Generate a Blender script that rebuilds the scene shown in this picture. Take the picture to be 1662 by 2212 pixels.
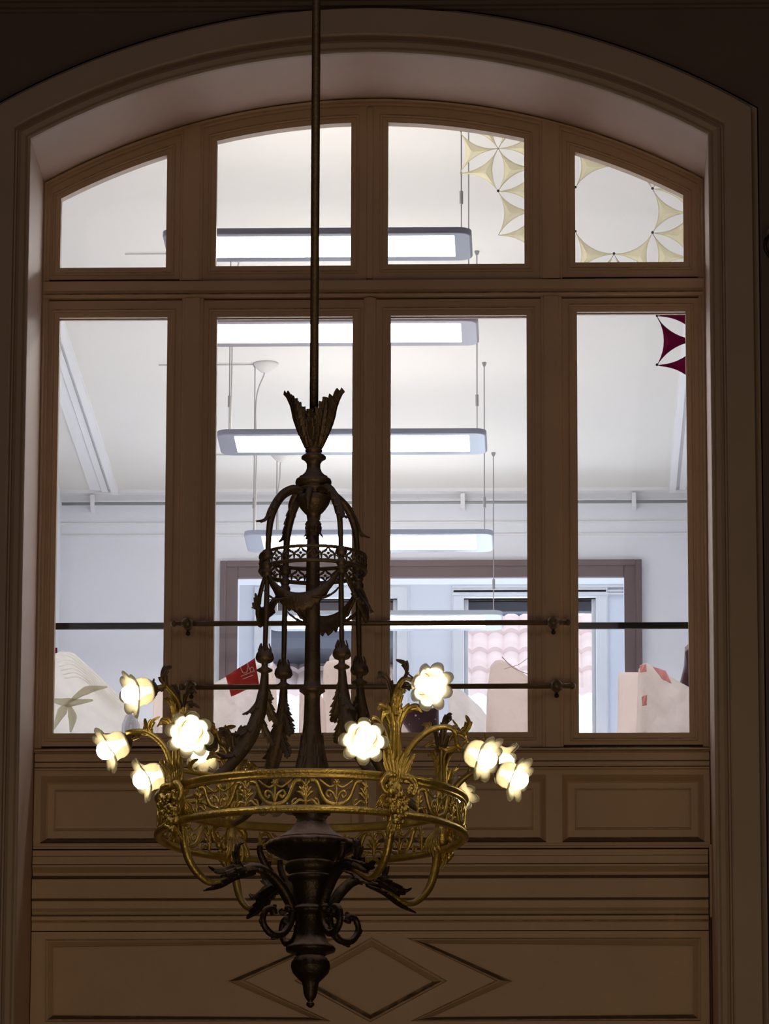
import bpy, bmesh, math, random
from mathutils import Vector, Matrix
random.seed(7)
PI = math.pi
scn = bpy.context.scene
for o in list(bpy.data.objects): bpy.data.objects.remove(o)
C = scn.collection

# ------------------------------------------------------------------ camera
F = 12000.0; CX, CY = 831.0, 1106.0
PITCH = math.radians(13.4); YAW = 0.0299; ROLL = 0.003
CAM = Vector((0, 0, 1.6))
fw = Vector((-math.sin(YAW)*math.cos(PITCH), math.cos(YAW)*math.cos(PITCH), math.sin(PITCH)))
rt = Vector((math.cos(YAW), math.sin(YAW), 0))
up = rt.cross(fw)
rt2 = (rt + ROLL*up).normalized(); up2 = (up - ROLL*rt).normalized()
cam = bpy.data.cameras.new('camera'); camo = bpy.data.objects.new('camera', cam); C.objects.link(camo)
m = Matrix((( rt2.x, up2.x, -fw.x, CAM.x), (rt2.y, up2.y, -fw.y, CAM.y), (rt2.z, up2.z, -fw.z, CAM.z), (0, 0, 0, 1)))
camo.matrix_world = m
cam.sensor_fit = 'HORIZONTAL'; cam.sensor_width = 36; cam.lens = F/1662*36
cam.clip_end = 300; cam.clip_start = 0.1
scn.camera = camo

def pix(px, py, Y):
    """point of the plane y = Y seen at a pixel of the photograph"""
    d = fw + rt2*((px-CX)/F) - up2*((py-CY)/F)
    t = (Y - CAM.y)/d.y
    return CAM + d*t

# ------------------------------------------------------------------ world, lights, exposure
scn.view_settings.view_transform = 'Standard'
scn.view_settings.look = 'None'
scn.view_settings.exposure = 0.0
scn.view_settings.gamma = 1.0
w = bpy.data.worlds.new('sky'); scn.world = w; w.use_nodes = True
w.node_tree.nodes['Background'].inputs[0].default_value = (0.80, 0.90, 1.0, 1)
w.node_tree.nodes['Background'].inputs[1].default_value = 2.2

E_BULB = 56.0         # glowing chandelier bulbs
E_STRIP = 22.5        # office luminaires, underside
E_HALL = 66.0         # unseen area light added low in the stair hall, standing in for its lighting
E_HALL_TOP = 18.0
E_DAY = 85.0          # daylight through the far windows

def area(name, loc, target, sx, sy, power, col):
    l = bpy.data.lights.new(name, 'AREA'); l.shape = 'RECTANGLE'; l.size = sx; l.size_y = sy
    l.energy = power; l.color = col
    o = bpy.data.objects.new(name, l); C.objects.link(o); o.location = loc
    o.rotation_euler = (Vector(target)-Vector(loc)).to_track_quat('-Z', 'Y').to_euler()
    return o
area('hall_light_low', (0.3, 10.0, 1.6), (-0.3, 20, 6.0), 5, 3, E_HALL, (1.0, 0.73, 0.44))
area('hall_light_high', (-1.0, 12.5, 9.0), (-0.4, 17.5, 4.5), 3, 3, E_HALL_TOP, (0.95, 0.83, 0.88))

# ------------------------------------------------------------------ materials
def mat(name, col, rough=0.6, metal=0.0, noise=0.0, nscale=8.0, bump=0.0, bscale=60.0,
        up_col=None, up_lo=0.35, up_hi=0.8, up_mix=1.0, spec=None, emit=None, estr=0.0):
    M = bpy.data.materials.new(name); M.use_nodes = True
    nt = M.node_tree; N = nt.nodes; L = nt.links; b = N['Principled BSDF']
    b.inputs['Base Color'].default_value = (*col, 1)
    b.inputs['Roughness'].default_value = rough; b.inputs['Metallic'].default_value = metal
    if spec is not None: b.inputs['Specular IOR Level'].default_value = spec
    src = None
    tc = N.new('ShaderNodeTexCoord')
    if noise > 0:
        n = N.new('ShaderNodeTexNoise'); n.inputs['Scale'].default_value = nscale; n.inputs['Detail'].default_value = 5
        L.new(tc.outputs['Object'], n.inputs['Vector'])
        mx = N.new('ShaderNodeMix'); mx.data_type = 'RGBA'
        mx.inputs['A'].default_value = (*[c*(1-noise) for c in col], 1)
        mx.inputs['B'].default_value = (*[min(1, c*(1+noise)) for c in col], 1)
        L.new(n.outputs['Fac'], mx.inputs['Factor']); src = mx.outputs['Result']
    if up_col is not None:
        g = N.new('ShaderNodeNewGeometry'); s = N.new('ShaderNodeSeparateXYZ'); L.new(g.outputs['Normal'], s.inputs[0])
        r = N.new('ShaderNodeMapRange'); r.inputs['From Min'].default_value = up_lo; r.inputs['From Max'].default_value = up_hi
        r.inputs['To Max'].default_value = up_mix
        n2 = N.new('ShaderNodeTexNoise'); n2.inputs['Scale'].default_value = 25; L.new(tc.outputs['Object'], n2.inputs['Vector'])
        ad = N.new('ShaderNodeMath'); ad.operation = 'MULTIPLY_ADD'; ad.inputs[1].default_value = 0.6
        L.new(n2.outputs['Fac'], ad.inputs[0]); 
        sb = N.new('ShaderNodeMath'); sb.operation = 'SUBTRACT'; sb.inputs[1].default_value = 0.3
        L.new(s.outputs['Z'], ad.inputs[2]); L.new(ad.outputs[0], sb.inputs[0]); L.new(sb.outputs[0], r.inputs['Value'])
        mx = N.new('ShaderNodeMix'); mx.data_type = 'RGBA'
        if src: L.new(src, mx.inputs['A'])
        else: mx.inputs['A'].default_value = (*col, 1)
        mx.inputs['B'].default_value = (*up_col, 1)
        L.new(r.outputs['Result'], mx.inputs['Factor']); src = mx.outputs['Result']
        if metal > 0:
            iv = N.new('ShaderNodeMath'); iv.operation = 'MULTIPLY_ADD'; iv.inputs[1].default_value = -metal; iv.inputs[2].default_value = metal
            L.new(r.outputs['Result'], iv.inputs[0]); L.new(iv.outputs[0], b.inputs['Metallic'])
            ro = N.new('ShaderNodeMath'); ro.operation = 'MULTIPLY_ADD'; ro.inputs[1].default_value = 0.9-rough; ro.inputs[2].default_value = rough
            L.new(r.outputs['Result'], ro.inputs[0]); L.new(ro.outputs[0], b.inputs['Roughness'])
    if src: L.new(src, b.inputs['Base Color'])
    if bump > 0:
        n = N.new('ShaderNodeTexNoise'); n.inputs['Scale'].default_value = bscale; n.inputs['Detail'].default_value = 4
        L.new(tc.outputs['Object'], n.inputs['Vector'])
        bp = N.new('ShaderNodeBump'); bp.inputs['Strength'].default_value = bump; bp.inputs['Distance'].default_value = 0.01
        L.new(n.outputs['Fac'], bp.inputs['Height']); L.new(bp.outputs[0], b.inputs['Normal'])
    if emit:
        b.inputs['Emission Color'].default_value = (*emit, 1); b.inputs['Emission Strength'].default_value = estr
    return M

M_PAINT = mat('painted_joinery', (0.62, 0.44, 0.285), 0.5, noise=0.12, nscale=5, bump=0.15, bscale=70,
              up_col=(0.03, 0.022, 0.016), up_lo=0.35, up_hi=0.7, up_mix=0.85)
M_SLOTSHADE = mat('shaded_rebate', (0.035, 0.026, 0.018), 0.9)  # shadow of the narrow sash slots, put into the backing's colour
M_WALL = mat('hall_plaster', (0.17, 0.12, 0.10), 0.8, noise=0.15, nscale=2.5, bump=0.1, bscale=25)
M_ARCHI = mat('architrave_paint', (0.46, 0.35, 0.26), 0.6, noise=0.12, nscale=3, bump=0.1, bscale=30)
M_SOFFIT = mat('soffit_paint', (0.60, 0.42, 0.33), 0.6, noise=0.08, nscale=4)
M_FLOOR = mat('stone_floor', (0.3, 0.25, 0.2), 0.5, noise=0.2, nscale=3)
M_ROOM = mat('office_white', (0.78, 0.76, 0.725), 0.8, noise=0.02, nscale=3)
M_ROOMTRIM = mat('office_trim_white', (0.86, 0.86, 0.88), 0.6)
M_ROOMWALL = mat('office_wall_white', (0.85, 0.87, 0.94), 0.8, noise=0.02, nscale=3)
M_ROOMFLOOR = mat('office_floor', (0.74, 0.72, 0.70), 0.5, noise=0.1)
M_BROWN = mat('brown_door_casing', (0.15, 0.105, 0.105), 0.5, noise=0.15, nscale=6)
M_DIFF = mat('luminaire_diffuser', (0.9, 0.9, 0.9), 0.5, emit=(1.0, 0.965, 0.91), estr=E_STRIP)
M_DIFFUP = mat('luminaire_uplight', (0.9, 0.9, 0.9), 0.5, emit=(1.0, 0.94, 0.86), estr=7.0)
M_WIRE = mat('steel_wire', (0.30, 0.29, 0.30), 0.4, metal=0.3)
M_CANOPY = mat('canopy_white', (0.7, 0.68, 0.66), 0.4)
M_CORD = mat('cord_white', (0.5, 0.48, 0.46), 0.5)
M_PIPE = mat('conduit_grey', (0.30, 0.32, 0.32), 0.5)
M_DOT = mat('black_rivet', (0.01, 0.01, 0.01), 0.4)
M_RED = mat('red_print', (0.75, 0.05, 0.04), 0.35, noise=0.1, nscale=30)
M_WHITEINK = mat('white_print', (0.9, 0.8, 0.78), 0.4)
M_PLUM = mat('plum_card', (0.085, 0.04, 0.055), 0.45, noise=0.1, nscale=20)
M_TILE = mat('roof_tile', (0.62, 0.47, 0.45), 0.8, noise=0.2, nscale=6)
M_DARKOUT = mat('dark_shutter', (0.05, 0.055, 0.075), 0.6)
M_OUTWALL = mat('outside_wall', (0.75, 0.75, 0.75), 0.8)
M_RAIL = mat('painted_rail', (0.17, 0.115, 0.06), 0.35, metal=0.2, noise=0.2, nscale=60)
M_BAR = mat('dark_bar', (0.018, 0.018, 0.012), 0.5, noise=0.3, nscale=40)
DUST = (0.26, 0.21, 0.205)
M_BRASS = mat('gilt_brass', (0.62, 0.46, 0.13), 0.36, metal=0.85, noise=0.35, nscale=22, bump=0.3, bscale=120,
              up_col=(0.50, 0.40, 0.28), up_lo=0.3, up_hi=0.9, up_mix=0.85)
M_BRONZE = mat('dusty_bronze', (0.20, 0.145, 0.09), 0.5, metal=0.75, noise=0.3, nscale=25, bump=0.25, bscale=110,
               up_col=DUST, up_lo=0.0, up_hi=0.75, up_mix=1.0)
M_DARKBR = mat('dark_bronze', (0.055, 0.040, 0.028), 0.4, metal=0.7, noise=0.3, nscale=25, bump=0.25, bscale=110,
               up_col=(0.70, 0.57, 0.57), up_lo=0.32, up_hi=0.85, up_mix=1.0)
M_BULB = mat('lit_bulb', (1, 0.95, 0.85), 0.3, emit=(1.0, 0.84, 0.52), estr=E_BULB)

def node_mat(name):
    M = bpy.data.materials.new(name); M.use_nodes = True
    N = M.node_tree.nodes; N.clear(); o = N.new('ShaderNodeOutputMaterial'); return M, N, M.node_tree.links, o
def glass_mat(name, tint, gloss=0.06, rough=0.02):
    M, N, L, o = node_mat(name)
    t = N.new('ShaderNodeBsdfTransparent'); t.inputs[0].default_value = (*tint, 1)
    g = N.new('ShaderNodeBsdfGlossy'); g.inputs['Roughness'].default_value = rough
    mx = N.new('ShaderNodeMixShader'); mx.inputs[0].default_value = gloss
    L.new(t.outputs[0], mx.inputs[1]); L.new(g.outputs[0], mx.inputs[2]); L.new(mx.outputs[0], o.inputs[0]); return M
M_GLASS = glass_mat('window_glass', (0.985, 0.985, 0.99), 0.02)
M_GLASSJAR = glass_mat('clear_glass', (0.75, 0.76, 0.82), 0.25, 0.1)
def frosted(name, col, wd, wt, wp, wg=0.06):
    M, N, L, o = node_mat(name)
    d = N.new('ShaderNodeBsdfDiffuse'); d.inputs[0].default_value = (*col, 1)
    t = N.new('ShaderNodeBsdfTranslucent'); t.inputs[0].default_value = (*col, 1)
    p = N.new('ShaderNodeBsdfTransparent'); g = N.new('ShaderNodeBsdfGlossy'); g.inputs['Roughness'].default_value = 0.2
    a = N.new('ShaderNodeMixShader'); a.inputs[0].default_value = wt/(wd+wt)
    L.new(d.outputs[0], a.inputs[1]); L.new(t.outputs[0], a.inputs[2])
    b = N.new('ShaderNodeMixShader'); b.inputs[0].default_value = wp
    L.new(a.outputs[0], b.inputs[1]); L.new(p.outputs[0], b.inputs[2])
    c = N.new('ShaderNodeMixShader'); c.inputs[0].default_value = wg
    L.new(b.outputs[0], c.inputs[1]); L.new(g.outputs[0], c.inputs[2])
    L.new(c.outputs[0], o.inputs[0])
    tc = N.new('ShaderNodeTexCoord'); n = N.new('ShaderNodeTexNoise'); n.inputs['Scale'].default_value = 30
    n.inputs['Detail'].default_value = 3
    L.new(tc.outputs['Object'], n.inputs['Vector'])
    bp = N.new('ShaderNodeBump'); bp.inputs['Strength'].default_value = 0.5; bp.inputs['Distance'].default_value = 0.01
    L.new(n.outputs['Fac'], bp.inputs['Height'])
    for s in (d, t, g): L.new(bp.outputs[0], s.inputs['Normal'])
    return M
M_SHADE = frosted('frosted_glass', (0.20, 0.18, 0.14), 0.45, 0.55, 0.30)
M_FOAM = frosted('foam_beige', (0.97, 0.88, 0.84), 0.25, 0.75, 0.12, 0.0)
M_CREAM = frosted('cream_textile', (0.97, 0.93, 0.76), 0.25, 0.75, 0.10, 0.0)
M_MAROON = frosted('maroon_textile', (0.27, 0.03, 0.11), 0.25, 0.75, 0.0, 0.0)
M_PLASTIC = frosted('wrapping_plastic', (0.97, 0.92, 0.89), 0.3, 0.7, 0.35, 0.06)
M_GAUZE = frosted('white_gauze', (0.97, 0.95, 0.91), 0.3, 0.7, 0.32, 0.0)
M_PINKBAG = frosted('pink_printed_plastic', (0.97, 0.89, 0.84), 0.3, 0.7, 0.3, 0.06)
M_PINKPRINT = frosted('pink_print', (0.93, 0.50, 0.50), 0.3, 0.7, 0.25, 0.03)

# ------------------------------------------------------------------ object helpers
def obj(name, bm, material, parent=None, smooth=False, mods=None):
    bmesh.ops.recalc_face_normals(bm, faces=bm.faces[:])
    me = bpy.data.meshes.new(name); bm.to_mesh(me); bm.free()
    if smooth:
        for p in me.polygons: p.use_smooth = True
    o = bpy.data.objects.new(name, me); C.objects.link(o)
    me.materials.append(material)
    if parent: o.parent = parent
    if mods == 'bevel':
        b = o.modifiers.new('b', 'BEVEL'); b.width = 0.004; b.segments = 2; b.limit_method = 'ANGLE'
    return o
def solid(o, t):
    s = o.modifiers.new('s', 'SOLIDIFY'); s.thickness = t; s.offset = 0; return o
def empty(name, loc, label=None, cat=None, group=None, kind=None):
    o = bpy.data.objects.new(name, None); C.objects.link(o); o.location = loc
    o.empty_display_size = 0.1
    return tag(o, label, cat, group, kind)
def tag(o, label=None, cat=None, group=None, kind=None):
    if label: o['label'] = label
    if cat: o['category'] = cat
    if group: o['group'] = group
    if kind: o['kind'] = kind
    return o

def box(bm, x0, x1, y0, y1, z0, z1):
    v = [bm.verts.new(p) for p in ((x0,y0,z0),(x1,y0,z0),(x1,y1,z0),(x0,y1,z0),(x0,y0,z1),(x1,y0,z1),(x1,y1,z1),(x0,y1,z1))]
    for f in ((0,3,2,1),(4,5,6,7),(0,1,5,4),(1,2,6,5),(2,3,7,6),(3,0,4,7)): bm.faces.new([v[i] for i in f])
def grid(bm, rows, closed_u=False, closed_v=False):
    V = [[bm.verts.new(p) for p in r] for r in rows]
    n = len(V); k = len(V[0])
    for i in range(n if closed_v else n-1):
        for j in range(k if closed_u else k-1):
            a, b, c, d = V[i][j], V[i][(j+1) % k], V[(i+1) % n][(j+1) % k], V[(i+1) % n][j]
            try: bm.faces.new((a, b, c, d))
            except ValueError: pass
    return V
def cap(bm, row):
    try: bm.faces.new(row)
    except ValueError: pass
def cat_rom(P, n=8):
    P = [Vector(p) for p in P]
    if len(P) < 3:
        return [P[0].lerp(P[-1], i/n) for i in range(n+1)]
    Q = [2*P[0]-P[1]] + P + [2*P[-1]-P[-2]]
    out = []
    for i in range(1, len(Q)-2):
        a, b, c, d = Q[i-1:i+3]
        for k in range(n):
            t = k/n
            out.append(0.5*((2*b)+(c-a)*t+(2*a-5*b+4*c-d)*t*t+(3*b-a-3*c+d)*t**3))
    out.append(P[-1]); return out
def interp(R, t):
    if not isinstance(R, (list, tuple)): return R
    x = t*(len(R)-1); i = min(int(x), len(R)-2); return R[i]+(R[i+1]-R[i])*(x-i)
def tube(bm, P, R, seg=8, n=8, flute=0.0, nf=5, smooth=True, flat=1.0):
    pts = cat_rom(P, n) if smooth else [Vector(p) for p in P]
    T = []
    for i in range(len(pts)):
        t = pts[min(i+1, len(pts)-1)]-pts[max(i-1, 0)]
        T.append(t.normalized() if t.length > 1e-9 else Vector((0, 0, 1)))
    ref = Vector((0.13, 0.21, 1)); 
    if abs(T[0].dot(ref.normalized())) > 0.9: ref = Vector((1, 0.1, 0))
    nrm = (ref - T[0]*ref.dot(T[0])).normalized()
    rows = []
    for i, p in enumerate(pts):
        nrm = (nrm - T[i]*nrm.dot(T[i])).normalized(); bn = T[i].cross(nrm)
        r = interp(R, i/(len(pts)-1)); row = []
        for k in range(seg):
            a = 2*PI*k/seg; rr = r*(1+flute*math.cos(nf*a))
            row.append(p + nrm*math.cos(a)*rr + bn*math.sin(a)*rr*flat)
        rows.append(row)
    V = grid(bm, rows, closed_u=True); cap(bm, V[0]); cap(bm, V[-1])
def lathe(bm, prof, seg=32, cx=0, cy=0, lobes=0, amp=0.0, lobe_range=None, smooth=False):
    """prof: list of (r, z)"""
    rows = []
    for i, (r, z) in enumerate(prof):
        row = []
        for k in range(seg):
            a = 2*PI*k/seg; rr = r
            if lobes and (lobe_range is None or lobe_range[0] <= i <= lobe_range[1]): rr = r*(1+amp*abs(math.sin(lobes*a/2)))
            row.append((cx+rr*math.cos(a), cy+rr*math.sin(a), z))
        rows.append(row)
    V = grid(bm, rows, closed_u=True); cap(bm, V[0]); cap(bm, V[-1])
def ball(bm, c, r, u=10, v=7, sz=1.0):
    rows = []
    for i in range(1, v):
        t = PI*i/v
        rows.append([(c[0]+r*math.sin(t)*math.cos(2*PI*k/u), c[1]+r*math.sin(t)*math.sin(2*PI*k/u), c[2]+r*sz*math.cos(t)) for k in range(u)])
    V = grid(bm, rows, closed_u=True); cap(bm, V[0]); cap(bm, V[-1])
def leaf(bm, P, W, nref, lobes=5, cut=0.45, cup=0.25, n=7, across=6, tip=0.06):
    """acanthus leaf: a toothed, ribbed, cupped strip along a path. nref = direction its face looks to"""
    pts = cat_rom(P, n); N = len(pts)
    nref = Vector(nref)
    rows = []
    for i, p in enumerate(pts):
        t = i/(N-1)
        T = (pts[min(i+1, N-1)]-pts[max(i-1, 0)]).normalized()
        nn = (nref - T*nref.dot(T))
        nn = nn.normalized() if nn.length > 1e-4 else Vector((0, 0, 1))
        s = T.cross(nn)
        env = math.sin(PI*min(1, 0.12+0.88*t)**0.8)**0.7 if t < 1 else 0.0
        env = max(env, tip)
        ph = (t*lobes) % 1.0
        tooth = 1 - cut*(1-ph) if True else 1
        w_ = W*env*tooth
        row = []
        for k in range(across+1):
            u = -1+2*k/across
            au = abs(u)
            shift = T*(w_*0.45*au*ph)
            rib = 0.10*W*math.cos(u*PI*2.5)
            row.append(p + s*(u*w_) + nn*(cup*w_*au*au + rib*env) + shift)
        rows.append(row)
    grid(bm, rows)
def inflate(bm, outline, depth, rings=8, jitter=0.0, seed=1, back=0.6):
    """closed pillow-like body from an (x, z) outline; y = 0 is the outline plane"""
    rnd = random.Random(seed)
    pts = []
    for i in range(len(outline)):
        a = Vector(outline[i]); b = Vector(outline[(i+1) % len(outline)])
        k = max(2, int((b-a).length/0.02))
        for j in range(k): pts.append(a.lerp(b, j/k))
    c = sum(pts, Vector((0, 0)))/len(pts)
    rows = []
    ph = [rnd.random()*6 for _ in range(6)]
    def rip(x, z): return jitter*(math.sin(x*35+ph[0]+2*math.sin(z*20+ph[1]))+math.sin(z*48+ph[2]+2*math.sin(x*27+ph[3]))+0.6*math.sin((x+z)*80+ph[4]))
    for i in range(rings):
        t = i/rings
        rows.append([(c.x+(p.x-c.x)*(1-t), -depth*math.sqrt(max(0, 1-(1-t)**2.2)) + rip(c.x+(p.x-c.x)*(1-t), c.y+(p.y-c.y)*(1-t))*min(1, 3*t), c.y+(p.y-c.y)*(1-t)) for p in pts])
    V = grid(bm, rows, closed_u=True)
    apex = bm.verts.new((c.x, -depth, c.y))
    k = len(pts)
    for j in range(k): bm.faces.new((V[-1][j], V[-1][(j+1) % k], apex))
    rows2 = []
    for i in range(1, rings):
        t = i/rings
        rows2.append([bm.verts.new((c.x+(p.x-c.x)*(1-t), back*depth*math.sqrt(1-(1-t)**2.2), c.y+(p.y-c.y)*(1-t))) for p in pts])
    prev = V[0]
    for r in rows2:
        for j in range(k): bm.faces.new((prev[(j+1) % k], prev[j], r[j], r[(j+1) % k]))
        prev = r
    apex2 = bm.verts.new((c.x, back*depth, c.y))
    for j in range(k): bm.faces.new((prev[(j+1) % k], prev[j], apex2))
def leafobj(name, m_, parent, th_, *a, **k):
    bm = bmesh.new(); leaf(bm, *a, **k); return solid(obj(name, bm, m_, parent), th_)
def loop_frame(bm, poly, prof):
    """closed moulding: poly = (x, z) points (counter-clockwise), prof = (outward offset, y) pairs"""
    n = len(poly); P = [Vector(p) for p in poly]
    area2 = sum(P[i].x*P[(i+1) % n].y-P[(i+1) % n].x*P[i].y for i in range(n))
    if area2 < 0: P.reverse()
    M = []
    for i in range(n):
        e0 = (P[i]-P[i-1]).normalized(); e1 = (P[(i+1) % n]-P[i]).normalized()
        n0 = Vector((e0.y, -e0.x)); n1 = Vector((e1.y, -e1.x)); b = (n0+n1)
        b = b/max(0.15, (1+n0.dot(n1))) if b.length > 1e-6 else n0
        M.append(b)
    rows = [[(P[i].x+M[i].x*o, y, P[i].y+M[i].y*o) for i in range(n)] for (o, y) in prof]
    grid(bm, rows, closed_u=True)
def prism(bm, poly, y0, y1):
    a = [bm.verts.new((p[0], y0, p[1])) for p in poly]; b = [bm.verts.new((p[0], y1, p[1])) for p in poly]
    bm.faces.new(a); bm.faces.new(b[::-1])
    n = len(poly)
    for i in range(n): bm.faces.new((a[i], b[i], b[(i+1) % n], a[(i+1) % n]))

# ------------------------------------------------------------------ the stair hall
YW = 20.0            # face of the end wall
YF = 20.56           # front of the window joinery, at the back of the reveal
HT = 9.9             # hall height
a0 = pix(67, 297, YW); a1 = pix(1530, 297, YW); ap = pix(800, 115, YW)
XC = (a0.x+a1.x)/2; HW = (a1.x-a0.x)/2; ZS = (a0.z+a1.z)/2; ZA = ap.z
RA = (HW**2+(ZA-ZS)**2)/(2*(ZA-ZS)); ZCEN = ZA-RA
def arch(wo, n=40, zb=0.0):
    """opening outline (x, z) offset outward by wo"""
    hx = HW+wo; R = RA+wo; a = math.asin(hx/R)
    pts = [(XC-hx, zb)]
    for i in range(n+1):
        t = -a+2*a*i/n; pts.append((XC+R*math.sin(t), ZCEN+R*math.cos(t)))
    pts.append((XC+hx, zb)); return pts
def arch_loft(bm, prof):
    grid(bm, [[(x, y, z) for x, z in arch(wo)] for wo, y in prof])

HX0, HX1 = -6.0, 5.2
bm = bmesh.new()
inner = arch(0.185); n = len(inner)
outer = []
for i, (x, z) in enumerate(inner):
    if i == 0: outer.append((HX0, 0))
    elif i == n-1: outer.append((HX1, 0))
    else: outer.append((HX0+(HX1-HX0)*(i-1)/(n-3), HT))
grid(bm, [[(x, YW, z) for x, z in inner], [(x, YW, z) for x, z in outer]])
box(bm, HX0, HX1, YW+0.6, YW+0.62, 0, 0.01)
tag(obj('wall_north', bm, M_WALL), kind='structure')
# architrave round the arch
bm = bmesh.new()
arch_loft(bm, [(0, YW+0.01), (0, YW-0.012), (0.004, YW-0.018), (0.010, YW-0.020), (0.014, YW-0.016), (0.018, YW-0.024), (0.034, YW-0.030),
               (0.046, YW-0.022), (0.050, YW-0.010), (0.056, YW-0.010), (0.058, YW-0.050), (0.064, YW-0.056), (0.160, YW-0.056), (0.163, YW-0.050), (0.165, YW+0.0), (0.19, YW+0.0)])
tag(obj('trim_architrave', bm, M_ARCHI), kind='structure')
# reveal and soffit
bm = bmesh.new()
arch_loft(bm, [(0, YW+0.01), (0, YF+0.12)])
tag(obj('trim_reveal', bm, M_SOFFIT), kind='structure')
# moulding along the wall above the arch
bm = bmesh.new()
zc0 = pix(300, 28, YW).z
prof = [(0, 0), (0.012, 0.004), (0.016, 0.012), (0.03, 0.016), (0.034, 0.03), (0.05, 0.034), (0.06, 0.06), (0.11, 0.075), (0.12, 0.13), (0.0, 0.14)]
grid(bm, [[(x, YW-d, zc0+h) for d, h in prof] for x in (HX0, HX1)])
tag(obj('trim_cornice', bm, M_WALL), kind='structure')
# the rest of the hall
def panel(name, x0, x1, y0, y1, z0, z1, m_, kind='structure'):
    bm = bmesh.new(); box(bm, x0, x1, y0, y1, z0, z1); return tag(obj(name, bm, m_), kind=kind)
panel('floor', HX0, HX1, -4, YW+0.6, -0.1, 0, M_FLOOR)
panel('ceiling', HX0, HX1, -4, YW, HT, HT+0.1, M_WALL)
panel('wall_west', HX0-0.1, HX0, -4, YW+0.02, 0, HT, M_WALL)
panel('wall_east', HX1, HX1+0.1, -4, YW+0.02, 0, HT, M_WALL)
panel('wall_south', HX0, HX1, -4.1, -4, 0, HT, M_WALL)

# ------------------------------------------------------------------ window joinery
def X(px, py=1100, Y=YF): return pix(px, py, Y).x
def Z(py, px=800, Y=YF): return pix(px, py, Y).z
win = empty('window_1', (0, 0, 0), kind='structure')
def fbox(bm, px0, px1, py0, py1, d0, d1, ref=None):
    r = ref if ref else (py0+py1)/2
    box(bm, X(px0, r), X(px1, r), YF+d0, YF+d1, Z(py1), Z(py0))
XL, XR = XC-HW, XC+HW
# glass outline of upper lights: arc concentric with the opening
ga = pix(798, 261, YF).z; RG = None
gl = pix(131, 432, YF); gr = pix(1477, 412, YF)
hc = (gr.x-gl.x)/2; sg = ga-(gl.z+gr.z)/2; RG = (hc*hc+sg*sg)/(2*sg); GX = (gl.x+gr.x)/2; GZ = ga-RG
def garc(x): return GZ+math.sqrt(RG*RG-(x-GX)**2)
def farc(x): return ZCEN+math.sqrt(RA*RA-(x-XC)**2)
panesU = [(131, 359, 572), (467, 758, 570), (838, 1133, 568), (1243, 1477, 566)]
panesL = [(121, 356, 680, 1580), (464, 760, 680, 1580), (843, 1139, 679, 1580), (1249, 1486, 673, 1582)]
sashU = [(96, 391), (436, 792), (794, 1168), (1213, 1508)]
sashL = [(88, 390), (433, 786), (810, 1172), (1214, 1521)]
mullU = [(391, 436), (1168, 1213)]
bead = [(0.0, YF+0.054), (0.0, YF+0.040), (0.004, YF+0.034), (0.010, YF+0.034), (0.016, YF+0.024), (0.020, YF+0.0195)]
def strip_under(bm, x0, x1, zlo, zhi, y0, y1, n=14):
    rows = []
    xs = [x0+(x1-x0)*i/n for i in range(n+1)]
    rows = [[(x, y0, zlo(x)) for x in xs], [(x, y0, zhi(x)) for x in xs], [(x, y1, zhi(x)) for x in xs], [(x, y1, zlo(x)) for x in xs]]
    V = grid(bm, rows, closed_v=True); cap(bm, [r[0] for r in V]); cap(bm, [r[-1] for r in V][::-1])
def pane(poly, parent):
    bm = bmesh.new(); prism(bm, poly, YF+0.052, YF+0.055); return obj('glass_pane', bm, M_GLASS, parent)
for (p0, p1, pb), (s0, s1) in zip(panesU, sashU):
    bm = bmesh.new()
    x0, x1 = X(p0, 450), X(p1, 450); sx0, sx1 = max(XL+0.004, X(s0, 450)), min(XR-0.004, X(s1, 450)); zb = Z(pb); zr = Z(606 if 400 < s0 < 1000 else 598)
    D0, D1 = YF+0.020, YF+0.070
    strip_under(bm, x0, x1, garc, lambda x: farc(x)-0.022, D0, D1)
    strip_under(bm, sx0, x0, lambda x: zr, lambda x: farc(x)-0.022, D0, D1, 6)
    strip_under(bm, x1, sx1, lambda x: zr, lambda x: farc(x)-0.022, D0, D1, 6)
    box(bm, x0, x1, D0, D1, zr, zb)
    poly = [(x0, zb), (x1, zb)] + [(x1+(x0-x1)*i/12, garc(x1+(x0-x1)*i/12)) for i in range(13)]
    loop_frame(bm, poly, bead)
    loop_frame(bm, poly, [(0.020, YF+0.022), (0.022, YF+0.015), (0.027, YF+0.013), (0.031, YF+0.015), (0.033, YF+0.022)])
    s = obj('sash', bm, M_PAINT, win)
    pane([(x0-0.004, zb-0.004), (x1+0.004, zb-0.004)]+[(x1+0.004+(x0-x1-0.008)*i/12, garc(max(GX-hc, min(GX+hc, x1+(x0-x1)*i/12)))+0.004) for i in range(13)], s)
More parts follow.
